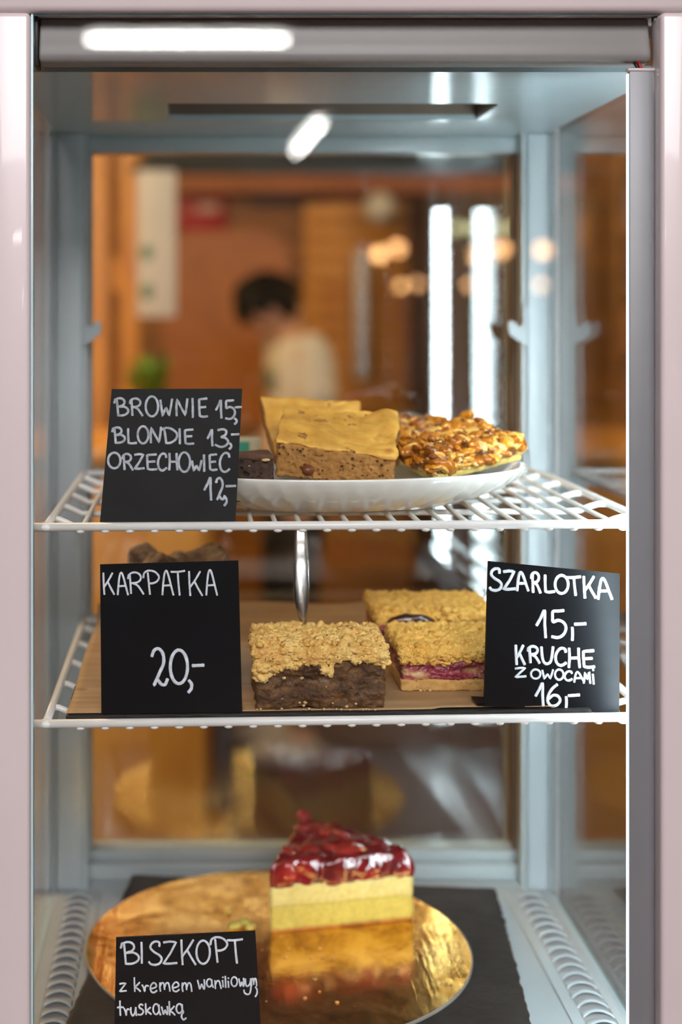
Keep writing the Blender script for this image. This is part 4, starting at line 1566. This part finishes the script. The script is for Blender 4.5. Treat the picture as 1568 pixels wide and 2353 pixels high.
s1.text(row('ORZECHOWIEC', [(460, 442, 533, 530), (543, 447, 600, 538), (610, 450, 663, 535), (677, 450, 735, 538), (742, 447, 790, 542), (805, 447, 852, 537), (858, 440, 925, 550), (935, 487, 988, 545), (999, 455, 1007, 545), (1030, 450, 1074, 540), (1090, 443, 1145, 550)]), o1, k1, 0.00185, M['chalk_dim'])
s1.text(row('12,-', [(1005, 582, 1047, 706), (1070, 585, 1118, 705), (1114, 690, 1132, 738), (1127, 626, 1178, 634)]), o1, k1, 0.0019, M['chalk_dim'])

s2 = Sign('black sign reading KARPATKA 20 on the lower shelf', ((230, 1297), (548, 1288), (557, 1637), (233, 1640)), 0.8895, 0.899, M['sign'])
o2, k2 = (60, 1200), 540 / 1568
s2.text(row('KARPATKA', [(512, 340, 587, 480), (612, 337, 680, 483), (680, 332, 783, 478), (783, 323, 887, 480), (910, 325, 983, 484), (968, 325, 1057, 485), (1083, 330, 1175, 488), (1203, 320, 1275, 485)]), o2, k2, 0.00150, M['chalk'])
s2.text(row('20,-', [(840, 845, 943, 1088), (960, 853, 1080, 1078), (1080, 1057, 1110, 1133), (1112, 950, 1183, 962)]), o2, k2, 0.0024, M['chalk'])

s3 = Sign('black sign reading SZARLOTKA and KRUCHE at the right of the lower shelf', ((1123, 1289), (1425, 1318), (1424, 1640), (1113, 1622)), 0.8900, 0.9025, M['sign'], 0.004, 0.004)
o3, k3 = (820, 1220), 640 / 1568
s3.text(row('SZARLOTKA', [(750, 212, 815, 335), (825, 225, 890, 332), (903, 233, 965, 335), (983, 232, 1033, 347), (1055, 250, 1112, 345), (1115, 250, 1192, 352), (1187, 258, 1258, 360), (1275, 258, 1345, 375), (1360, 268, 1437, 382)]), o3, k3, 0.0021, M['chalk'])
s3.text(row('15;-', [(1013, 448, 1070, 598), (1092, 448, 1178, 600), (1205, 545, 1222, 613), (1228, 518, 1288, 530)]), o3, k3, 0.0022, M['chalk'])
s3.text(row('KRUCHE', [(893, 645, 945, 750), (965, 648, 1028, 742), (1040, 655, 1105, 748), (1118, 660, 1178, 757), (1193, 662, 1255, 766), (1270, 672, 1337, 768)]), o3, k3, 0.0021, M['chalk'])
s3.text(row('zOWOCAMi', [(890, 770, 952, 824), (980, 780, 1035, 832), (1045, 783, 1105, 833), (1115, 780, 1165, 838), (1170, 790, 1212, 842), (1225, 795, 1280, 850), (1258 + 20, 795, 1315, 856), (1325, 780, 1340, 860)]), o3, k3, 0.0016, M['chalk'])
s3.text(row('16;-', [(1008, 858, 1056, 985), (1070, 865, 1145, 985), (1170, 935, 1188, 995), (1193, 918, 1252, 934)]), o3, k3, 0.0021, M['chalk'])

d4 = 0.893
yb4 = 725 + (ZC - CT) * F / 0.893
s4 = Sign('black sign reading BISZKOPT standing on the cabinet floor', ((267, 2155), (587, 2140), (604, 2434), (262, 2437)), 0.9000, 0.9110, M['sign'])
o4, k4 = (260, 2130), 350 / 1568
s4.text(row('BISZKOPT', [(80, 150, 270, 385), (286, 160, 306, 370), (370, 150, 500, 390), (515, 150, 655, 385), (695, 135, 848, 385), (855, 140, 1000, 380), (1003, 105, 1175, 360), (1178, 127, 1330, 370)]), o4, k4, 0.00165, M['chalk'])
s4.text(row('zkremem', [(65, 578, 135, 665), (215, 522, 280, 662), (295, 590, 362, 662), (382, 575, 450, 675), (475, 570, 585, 660), (610, 568, 680, 665), (705, 572, 810, 662)]) + row('waniliowym,', [(870, 545, 950, 640), (962, 535, 1030, 620), (1045, 548, 1112, 632), (1122, 515, 1140, 615), (1150, 508, 1166, 620), (1180, 525, 1196, 620), (1215, 515, 1280, 612), (1295, 530, 1352, 612), (1348, 535, 1420, 695), (1418, 528, 1478, 605), (1460, 618, 1488, 715)]), o4, k4, 0.00125, M['chalk'])
s4.text(row('truskawkq', [(45, 762, 105, 910), (110, 830, 165, 908), (180, 830, 240, 915), (258, 795, 312, 905), (332, 790, 390, 898), (410, 792, 488, 905), (500, 820, 568, 900), (575, 768, 635, 905), (650, 790, 750, 955)]), o4, k4, 0.0013, M['chalk'])

# ------------------------------------------------------------------ counter under the cabinet
ct = thing('counter', 'stone topped counter the pastry cabinet stands on', 'counter', (0.1, 0.25, 0))
zc0 = ZF - 0.24
link('counter_top', MB().box((-0.7, -0.12, zc0 - 0.04), (0.9, 0.55, zc0), 0.004), M['counter_top'], ct)
link('counter_body', MB().box((-0.68, -0.08, 0), (0.88, 0.52, zc0 - 0.04)), M['dark_cupboard'], ct)

# ------------------------------------------------------------------ shop behind the cabinet
YW = RY1
def wall_box(px0, py0, px1, py1, depth, thick, mb=None, bev=0.004):
    d = depth
    a, b = P(px0, py0, d), P(px1, py1, d)
    mb = mb or MB()
    mb.box((a.x, a.y, b.z), (b.x, a.y + thick, a.z), bev)
    return mb


DW = YW + DC
o = link('menu_board', wall_box(330, 250, 1345, 398, DW - 0.06, 0.055), M['navy'])
tag(o, 'long dark blue board high on the back wall above the terracotta beam', 'board')
o = link('ceiling_beam', wall_box(395, 402, 1345, 442, DW - 0.12, 0.115), M['terracotta'])
tag(o, 'terracotta painted beam running along the back wall', 'beam')
rs = thing('wall_sign', 'red wall sign with a pale mark beside the white banner', 'sign', P(465, 488, DW - 0.03))
link('sign_board', wall_box(408, 448, 520, 530, DW - 0.03, 0.025), M['red_board'], rs)
pm2 = MB()
c_ = P(480, 478, DW - 0.034)
pm2.ico(c_, (0.055, 0.006, 0.024), 2, 0.3, 2, 1)
link('pale_mark', pm2, M['pale_print'], rs)
o = link('wall_rail', wall_box(572, 446, 742, 464, DW - 0.06, 0.055), M['black_metal'])
tag(o, 'black rail fixed to the wood wall under the beam', 'rail')
# rounded wood panel behind the person
rpm = MB()
a, b = P(372, 530, DW - 0.05), P(668, 980, DW - 0.05)
pts = []
rad = 0.13
for (cx_, cz_, a0) in ((b.x - rad, a.z - rad, 0), (a.x + rad, a.z - rad, 90), (a.x + rad, b.z + rad, 180), (b.x - rad, b.z + rad, 270)):
    for k in range(9):
        an = R(a0 + 90 * k / 8)
        pts.append((cx_ + rad * math.cos(an), a.y, cz_ + rad * math.sin(an)))
rpm.prism(pts, (0, 0.045, 0))
o = link('wooden_backboard', rpm, M['panel_wood'])
tag(o, 'round cornered reddish wood panel on the wall behind the person', 'panel')
bl_ = thing('wood_shutter', 'slatted wood shutter on the wall right of the person', 'shutter', P(860, 900, DW - 0.03))
for k in range(11):
    y_ = 470 + k * 44
    link('slat', wall_box(700, y_, 938, y_ + 38, DW - 0.045, 0.03), M['counter_wood'] if k < 4 else M['timber'], bl_)
o = link('pull_bar', wall_box(814, 572, 846, 874, DW - 0.10, 0.04, None, 0.012), M['pale_metal'])
tag(o, 'pale vertical metal bar on the wood shutter', 'bar')
wl = thing('wall_lamp', 'round white wall lamp shade high on the wood wall', 'lamp', P(872, 480, DW - 0.06))
lm = MB()
lm.ico(P(872, 478, DW - 0.14), (0.065, 0.06, 0.065), 3)
link('lamp_shade', lm, M['white_shade'], wl)
link('lamp_arm', MB().tube([P(872, 478, DW - 0.14), P(872, 478, DW)], 0.015, 8), M['black_metal'], wl)
# dark cupboard on the right
dcup = thing('tall_cupboard', 'tall dark brown cupboard against the back wall on the right', 'cupboard', P(1120, 1500, DW - 0.3))
a, b = P(978, 440, DW - 0.35), P(1225, 440, DW - 0.35)
link('carcass', MB().box((a.x, a.y, 0), (b.x + 0.25, YW - 0.002, a.z), 0.006), M['dark_cupboard'], dcup)
xm = (a.x + b.x + 0.25) / 2
for x0_, x1_ in ((a.x + 0.01, xm - 0.004), (xm + 0.004, b.x + 0.24)):
    dr = link('cupboard_door', MB().box((x0_, a.y - 0.018, 0.06), (x1_, a.y - 0.0005, a.z - 0.02), 0.004), M['dark_cupboard'], dcup)
    hx = xm - 0.03 if x0_ < xm - 0.1 else xm + 0.03
    link('door_handle', MB().box((hx - 0.006, a.y - 0.035, 1.05), (hx + 0.006, a.y - 0.017, 1.25), 0.003), M['pale_metal'], dr)
# open shelving on the right, seen through the side pane
DS = DW - 0.40
a, b = P(1262, 330, DS), P(1465, 330, DS)
su = thing('shelving_unit', 'tall brown open shelving unit against the back wall, right of the dark cupboard', 'shelving', (a.x, a.y, 0))
SM = M['shelf_wood']
for x_ in (a.x + 0.27, b.x + 0.02):
    link('side_board', MB().box((x_, a.y, 0), (x_ + 0.025, YW - 0.004, a.z), 0.003), SM, su)
link('back_board', MB().box((a.x + 0.296, YW - 0.016, 0.02), (b.x + 0.019, YW - 0.005, a.z), 0.001), M['dark_cupboard'], su)
levels = [0.35, 0.80, 1.13, 1.38, 1.62, 1.86]
for z_ in levels:
    link('shelf_board', MB().box((a.x + 0.296, a.y + 0.004, z_ - 0.025), (b.x + 0.019, YW - 0.017, z_), 0.002), SM, su)
lo_x, hi_x = a.x + 0.31, b.x + 0.01
for (lv, u0, u1, h_, mt_, lab) in ((1.86, 0.25, 0.8, 0.16, 'lilac_box', 'lilac grey storage box on the top shelf of the open shelving'),
                                  (1.62, 0.35, 0.95, 0.17, 'black_metal', 'black storage box on the shelf below the lilac box'),
                                  (1.38, 0.05, 0.55, 0.15, 'pot', 'clay coloured storage box on the middle shelf of the open shelving'),
                                  (1.13, 0.30, 0.85, 0.17, 'mauve_box', 'mauve storage box on the shelf below the clay coloured box'),
                                  (0.80, 0.10, 0.70, 0.22, 'counter_wood', 'honey coloured wood box low on the open shelving')):
    x0_, x1_ = lo_x + (hi_x - lo_x) * u0, lo_x + (hi_x - lo_x) * u1
    bxo = thing('storage_box', lab, 'box', ((x0_ + x1_) / 2, a.y + 0.15, lv))
    link('box_body', MB().box((x0_, a.y + 0.03, lv + 0.0005), (x1_, a.y + 0.28, lv + h_ * 0.8), 0.006), M[mt_], bxo)
    link('lid', MB().box((x0_ - 0.004, a.y + 0.026, lv + h_ * 0.8 + 0.0005), (x1_ + 0.004, a.y + 0.284, lv + h_), 0.005), M[mt_], bxo)
# string lights
sg = thing('string_light', 'string of small yellowish bulbs hung across the dark cupboard', 'string lights', P(1120, 520, DW - 0.4))
link('light_cord', MB().tube([P(1000, 512, DW - 0.40), P(1090, 517, DW - 0.40), P(1210, 512, DW - 0.40)], 0.004, 6), M['black_wire'], sg)
for px in (1048, 1085, 1140, 1180):
    q = P(px, 524, DW - 0.40)
    bm_ = MB()
    bm_.ico(q, 0.022, 2)
    link('small_bulb', bm_, M['string_bulb'], sg)

# timber frame with a diagonal brace, left
D3 = 3.4
tf = thing('timber_frame', 'orange timber frame with diagonal brace beside the white banner', 'timber frame', (P(255, 0, D3).x, D3 - DC, 0))
for (p0_, p1_) in ((186, 252), (276, 322)):
    a, b = P(p0_, 0, D3), P(p1_, 0, D3)
    link('upright', MB().box((a.x, a.y, 0), (b.x, a.y + 0.08, 2.6), 0.004), M['timber'], tf)
mb = MB()
a, b = P(120, 560, D3 + 0.012), P(330, 715, D3 + 0.012)
up = Vector((0, 0, 0.075))
mb.prism([a, b, b + up, a + up], (0, 0.045, 0))
link('brace', mb, M['timber'], tf)
a, b = P(120, 300, D3), P(330, 300, D3)
link('cross_beam', MB().box((a.x, a.y + 0.002, 2.2), (b.x, a.y + 0.078, 2.3), 0.004), M['timber'], tf)

# hanging paper banner
D4 = 3.380
bn = thing('paper_banner', 'long white paper banner with faded green prints hanging by the timber frame', 'banner', P(360, 735, D4))
link('sheet', wall_box(316, 386, 405, 728, D4, 0.008, None, 0.001), M['banner'], bn)
for (x0_, y0_, x1_, y1_) in ((322, 560, 350, 600), (322, 650, 352, 690)):
    mb = MB()
    c_ = P((x0_ + x1_) / 2, (y0_ + y1_) / 2, D4 - 0.001)
    mb.ico(c_, ((x1_ - x0_) / 2 * D4 / F, 0.0015, (y1_ - y0_) / 2 * D4 / F), 2, 0.4, 2, 3)
    link('green_print', mb, M['green_print'], bn)
link('banner_rod', MB().tube([P(300, 386, D4 + 0.004), P(420, 386, D4 + 0.004)], 0.008, 8), M['black_metal'], bn)

# wood counter partition on the left, plant on top
D5 = 2.75
wp = thing('wood_counter', 'honey coloured wood counter end left of the cabinet rear door', 'counter', (P(320, 0, D5).x, D5 - DC, 0))
a, b = P(150, 0, D5), P(470, 0, D5)
ztop = 1.5 - (1030 - 725) * D5 / F
link('side_board', MB().box((a.x - 0.3, a.y, 0), (b.x, a.y + 0.035, ztop - 0.03), 0.004), M['counter_wood'], wp)
link('counter_body', MB().box((a.x - 0.3, a.y + 0.036, 0), (b.x - 0.02, a.y + 0.5, ztop - 0.03), 0.004), M['timber'], wp)
link('worktop', MB().box((a.x - 0.32, a.y - 0.02, ztop - 0.03), (b.x + 0.02, a.y + 0.52, ztop), 0.006), M['counter_wood'], wp)
c_ = P(346, 960, D5 + 0.25)
pt_ = thing('potted_plant', 'small green leafy plant in a clay pot on the wood counter', 'plant', (c_.x, c_.y, ztop))
mb = MB()
mb.lathe([(0.03, 0.0), (0.032, 0.001), (0.042, 0.07), (0.046, 0.072), (0.046, 0.085), (0.040, 0.085), (0.038, 0.07), (0.001, 0.068)], 28, 1, 1, (c_.x, c_.y, ztop))
link('pot', mb, M['pot'], pt_)
rng = random.Random(3)
lf = MB()
for k in range(26):
    an, el = rng.uniform(0, 6.28), rng.uniform(0.5, 1.4)
    ln = rng.uniform(0.05, 0.10)
    dv = Vector((math.cos(an) * math.cos(el), math.sin(an) * math.cos(el), math.sin(el)))
    base_ = Vector((c_.x, c_.y, ztop + 0.07))
    rot = dv.to_track_quat('X', 'Z').to_matrix().to_4x4()
    lf.ico(base_ + dv * ln * 0.75, (ln * 0.45, ln * 0.22, 0.002), 2, 0, 1, 0, rot)
link('foliage', lf, M['leaf'], pt_)

# slim grey post and small tub behind the counter end
a = P(515, 0, 3.35)
gm = thing('metal_stand', 'slim grey metal stand on the floor beside the wood counter', 'stand', (a.x, a.y, 0))
link('pole', MB().box((a.x - 0.016, a.y, 0.01), (a.x + 0.016, a.y + 0.03, 0.62), 0.004), M['grey_metal'], gm)
link('foot_plate', MB().box((a.x - 0.05, a.y - 0.04, 0), (a.x + 0.05, a.y + 0.07, 0.012), 0.003), M['grey_metal'], gm)
link('tray_top', MB().box((a.x - 0.09, a.y - 0.06, 0.62), (a.x + 0.09, a.y + 0.10, 0.64), 0.004), M['grey_metal'], gm)
a = P(486, 1900, 3.15)
tb_ = MB()
tb_.lathe([(0.028, 0.0), (0.030, 0.001), (0.034, a.z - 0.02), (0.036, a.z + 0.02), (0.031, a.z + 0.02), (0.029, a.z - 0.01), (0.001, a.z - 0.012)], 28, 1, 1, (a.x, a.y, 0))
tag(link('wooden_tub', tb_, M['timber'], loc=(a.x, a.y, 0)), 'narrow brown wooden tub on the floor beside the wood counter', 'tub')

# low workbench in front of the person
wb = thing('workbench', 'dark wood workbench the person bends over', 'workbench', (-0.15, 4.0, 0))
link('bench_top', MB().box((-0.75, 3.62, 0.86), (0.06, 4.5, 0.90), 0.006), M['timber'], wb)
for x_ in (-0.72, -0.02):
    for y_ in (3.66, 4.42):
        link('leg', MB().box((x_, y_, 0), (x_ + 0.06, y_ + 0.06, 0.86), 0.004), M['timber'], wb)

# ------------------------------------------------------------------ lamps in the hall behind the camera, seen mirrored in the front pane
def tube_lamp(p, q, label):
    p, q = Vector(p), Vector(q)
    root = thing('tube_lamp', label, 'lamp', (p + q) / 2)
    link('tube', MB().tube([p, q], 0.0105, 14), M['tube'], root)
    d = (q - p).normalized()
    up = Vector((0, 0, 0.045))
    sd = d.cross(Vector((0, 0, 1))).normalized() * 0.035
    mb = MB()
    e0, e1 = p - d * 0.03 + up * 0.7, q + d * 0.03 + up * 0.7
    mb.prism([e0 - sd, e0 + sd, e0 + sd + up, e0 - sd + up], e1 - e0)
    link('lamp_housing', mb, M['white_shade'], root)
    for e in (p, q):
        link('hanger', MB().tube([e + up, Vector((e.x, e.y, RH))], 0.004, 6), M['black_metal'], root)


tube_lamp((-0.50, -5.8, 2.794), (0.42, -5.8, 2.794), 'white tube lamp mirrored as a long bright streak in the top of the front pane')
tube_lamp((0.612, -7.84, 2.50), (0.655, -6.57, 2.50), 'white tube lamp mirrored as a short slanted streak in the front pane')


def mirror_pt(px, py, dm):
    q = P(px, py, dm)
    return Vector((q.x, -q.y, q.z))


places = (((915, 570, 7.2), 'leftmost upper'), ((1155, 572, 7.2), 'middle upper'), ((1250, 574, 7.2), 'rightmost upper'),
          ((960, 652, 9.3), 'leftmost lower'), ((1080, 655, 9.3), 'middle lower'), ((1245, 655, 9.3), 'rightmost lower'))
for (px, py, dm), where in places:
    q = mirror_pt(px, py, dm)
    root = thing('pendant_lamp', 'warm glowing bulb, %s of the six orange spots mirrored in the pane' % where, 'lamp', q, 'warm pendant bulbs')
    mb = MB()
    mb.ico(q, 0.034 if dm < 8 else 0.026, 3)
    link('bulb', mb, M['bulb'], root)
    mb = MB()
    mb.tube([q + Vector((0, 0, 0.03)), q + Vector((0, 0, 0.09))], 0.016, 10)
    link('socket', mb, M['black_metal'], root)
    link('cord', MB().tube([q + Vector((0, 0, 0.085)), Vector((q.x, q.y, RH))], 0.004, 6), M['black_metal'], root)

# ------------------------------------------------------------------ the person
def skin_mesh(verts, edges, radii, sub=1):
    me = bpy.data.meshes.new('tmp')
    me.from_pydata([Vector(v) for v in verts], edges, [])
    o = bpy.data.objects.new('tmp', me)
    COL.objects.link(o)
    o.modifiers.new('s', 'SKIN')
    layer = me.skin_vertices[0].data
    for i, r in enumerate(radii):
        layer[i].radius = r if isinstance(r, tuple) else (r, r)
        layer[i].use_root = (i == 0)
    if sub:
        s_ = o.modifiers.new('d', 'SUBSURF')
        s_.levels = s_.render_levels = sub
    dg = bpy.context.evaluated_depsgraph_get()
    dg.update()
    ev = o.evaluated_get(dg)
    b = bmesh.new()
    b.from_mesh(ev.to_mesh())
    ev.to_mesh_clear()
    bpy.data.objects.remove(o)
    return b


PB = Vector((0.335, 4.00, 0.0))
person = thing('person', 'person with short dark hair in a white T-shirt with a green chest print, head bowed', 'person', PB)
V, E, RD = [], [], []


def node(p, r, parent=None):
    V.append(p)
    RD.append(r)
    if parent is not None:
        E.append((parent, len(V) - 1))
    return len(V) - 1


pel = node((0, 0, 0.93), (0.12, 0.10))
sp1 = node((0.02, 0, 1.06), (0.115, 0.095), pel)
sp2 = node((0.03, 0, 1.20), (0.125, 0.10), sp1)
sp3 = node((0.02, 0, 1.33), (0.125, 0.095), sp2)
nk = node((-0.02, 0, 1.445), 0.055, sp3)
nk2 = node((-0.042, 0, 1.495), 0.052, nk)
for sg in (-1, 1):
    sh = node((0.01, sg * 0.165, 1.375), 0.055, sp3)
    ua = node((0.03, sg * 0.205, 1.24), 0.047, sh)
    el = node((0.04, sg * 0.225, 1.10), 0.040, ua)
    fa = node((-0.09, sg * 0.20, 1.03), 0.036, el)
    wr = node((-0.20, sg * 0.165, 0.985), 0.026, fa)
    pa = node((-0.25, sg * 0.155, 0.968), (0.034, 0.018), wr)
    for f_ in range(4):
        fy = sg * 0.155 + (f_ - 1.5) * 0.019
        ln = (0.030, 0.036, 0.034, 0.026)[f_]
        k0 = node((-0.285, fy, 0.960), 0.0095, pa)
        k1_ = node((-0.285 - ln, fy, 0.945), 0.0085, k0)
        k2_ = node((-0.285 - ln * 1.5, fy, 0.925), 0.0078, k1_)
    t0 = node((-0.235, sg * 0.155 - sg * 0.036, 0.955), 0.011, pa)
    t1 = node((-0.262, sg * 0.155 - sg * 0.052, 0.940), 0.0092, t0)
    hp_ = node((0, sg * 0.085, 0.88), 0.085, pel)
    kn = node((-0.02, sg * 0.10, 0.49), 0.058, hp_)
    ak = node((0.02, sg * 0.105, 0.09), 0.038, kn)
    tz_ = node((-0.13, sg * 0.12, 0.035), 0.034, ak)
body = skin_mesh(V, E, RD, 1)
# head, face toward -X, bowed
hb = bmesh.new()
bmesh.ops.create_uvsphere(hb, u_segments=40, v_segments=28, radius=1)
for v in hb.verts:
    x, y, z = v.co
    sx, sy, sz = 0.098, 0.077, 0.118
    if z < 0:
        sx *= 1 + 0.10 * z
        sy *= 1 + 0.28 * z
    q = Vector((x * sx, y * sy, z * sz))
    if x < -0.4:
        nz_ = math.exp(-((y / 0.16) ** 2)) * math.exp(-(((z + 0.22) / 0.20) ** 2))
        q.x -= 0.022 * nz_
        eye = math.exp(-(((abs(y) - 0.36) / 0.15) ** 2)) * math.exp(-(((z - 0.02) / 0.10) ** 2))
        q.x += 0.010 * eye
        lip = math.exp(-((y / 0.3) ** 2)) * math.exp(-(((z + 0.55) / 0.07) ** 2))
        q.x -= 0.006 * lip
        chin = math.exp(-((y / 0.3) ** 2)) * math.exp(-(((z + 0.85) / 0.14) ** 2))
        q.x -= 0.014 * chin
    ear = math.exp(-(((x - 0.08) / 0.14) ** 2)) * math.exp(-(((z + 0.05) / 0.22) ** 2))
    if abs(y) > 0.75:
        q.y += math.copysign(0.016 * ear, y)
    v.co = q
HM = Matrix.Translation((-0.072, 0, 1.530)) @ Matrix.Rotation(R(-55), 4, 'Y')
tmp = MB()
tmp.merge(body)
tmp.merge(hb, 0, True, HM)
for v in tmp.bm.verts:
    v.co += PB
bo = link('body', tmp, M['skin'], person)
rm = bo.modifiers.new('join', 'REMESH')
rm.mode = 'VOXEL'
rm.voxel_size = 0.006
rm.use_smooth_shade = True
# eyes and mouth
for sg in (-1, 1):
    mb = MB()
    mb.ico(HM @ Vector((-0.080, sg * 0.028, 0.003)) + PB, 0.012, 2)
    link('eye', mb, simple('eye_dark', (0.05, 0.03, 0.02), 0.2), person)
mb = MB()
mb.ico(HM @ Vector((-0.092, 0, -0.066)) + PB, (0.007, 0.022, 0.005), 2)
link('mouth', mb, simple('lip', (0.42, 0.14, 0.11), 0.4), person)
# hair cap
hc = bmesh.new()
bmesh.ops.create_uvsphere(hc, u_segments=64, v_segments=44, radius=1)
kill = []
for v in hc.verts:
    x, y, z = v.co
    line = 0.30 if x < -0.55 else (0.05 if x < -0.1 else -0.45)
    if z < line - 0.25 * noise.noise(Vector((x * 4, y * 4, z * 4))):
        kill.append(v)
    k = 1.10 + 0.10 * noise.noise(v.co * 7) + 0.05 * noise.noise(v.co * 17)
    if z > 0.3 and x < 0.1:
        k += 0.08
    v.co = Vector((x * 0.102 * k, y * 0.083 * k, z * 0.122 * k))
bmesh.ops.delete(hc, geom=kill, context='VERTS')
mb = MB()
mb.merge(hc, 0, True, Matrix.Translation(PB) @ HM)
ho = link('hair', mb, M['hair'], person)
so = ho.modifiers.new('thick', 'SOLIDIFY')
so.thickness = 0.012
so.offset = -1
# T-shirt
sv_ = [(0, 0, 0.90), (0.02, 0, 1.02), (0.035, 0, 1.18), (0.035, 0, 1.32), (0.0, 0, 1.42)]
sr_ = [(0.150, 0.125), (0.148, 0.122), (0.152, 0.125), (0.150, 0.118), (0.075, 0.075)]
se_ = [(0, 1), (1, 2), (2, 3), (3, 4)]
for sg in (-1, 1):
    sv_ += [(0.015, sg * 0.170, 1.375), (0.03, sg * 0.205, 1.25), (0.036, sg * 0.215, 1.18)]
    sr_ += [0.072, 0.066, 0.066]
    n0 = len(sv_) - 3
    se_ += [(3, n0), (n0, n0 + 1), (n0 + 1, n0 + 2)]
shirt = skin_mesh(sv_, se_, sr_, 2)
mb = MB()
mb.merge(shirt, 0, True, Matrix.Translation(PB))
so_ = link('t_shirt', mb, M['shirt'], person)
mb = MB()
mb.ico(PB + Vector((-0.105, -0.055, 1.285)), (0.012, 0.035, 0.045), 2, 0.3, 2, 1)
link('chest_print', mb, simple('chest_print_green', (0.06, 0.15, 0.085), 0.8), so_)
tv, te, tr_ = [(0, 0, 0.95), (0, 0, 0.86)], [(0, 1)], [(0.13, 0.115), (0.13, 0.115)]
for sg in (-1, 1):
    n0 = len(tv)
    tv += [(0, sg * 0.085, 0.82), (-0.02, sg * 0.10, 0.49), (0.02, sg * 0.105, 0.11)]
    tr_ += [0.098, 0.078, 0.066]
    te += [(1, n0), (n0, n0 + 1), (n0 + 1, n0 + 2)]
mb = MB()
mb.merge(skin_mesh(tv, te, tr_, 2), 0, True, Matrix.Translation(PB))
link('trousers', mb, M['trousers'], person)
for sg in (-1, 1):
    mb = MB()
    mb.ico(PB + Vector((-0.055, sg * 0.112, 0.045)), (0.135, 0.052, 0.05), 3)
    for v in mb.bm.verts:
        if v.co.z < 0.004:
            v.co.z = 0.004
    link('shoe', mb, M['shoe'], person)
person.rotation_euler = (0, 0, R(10))
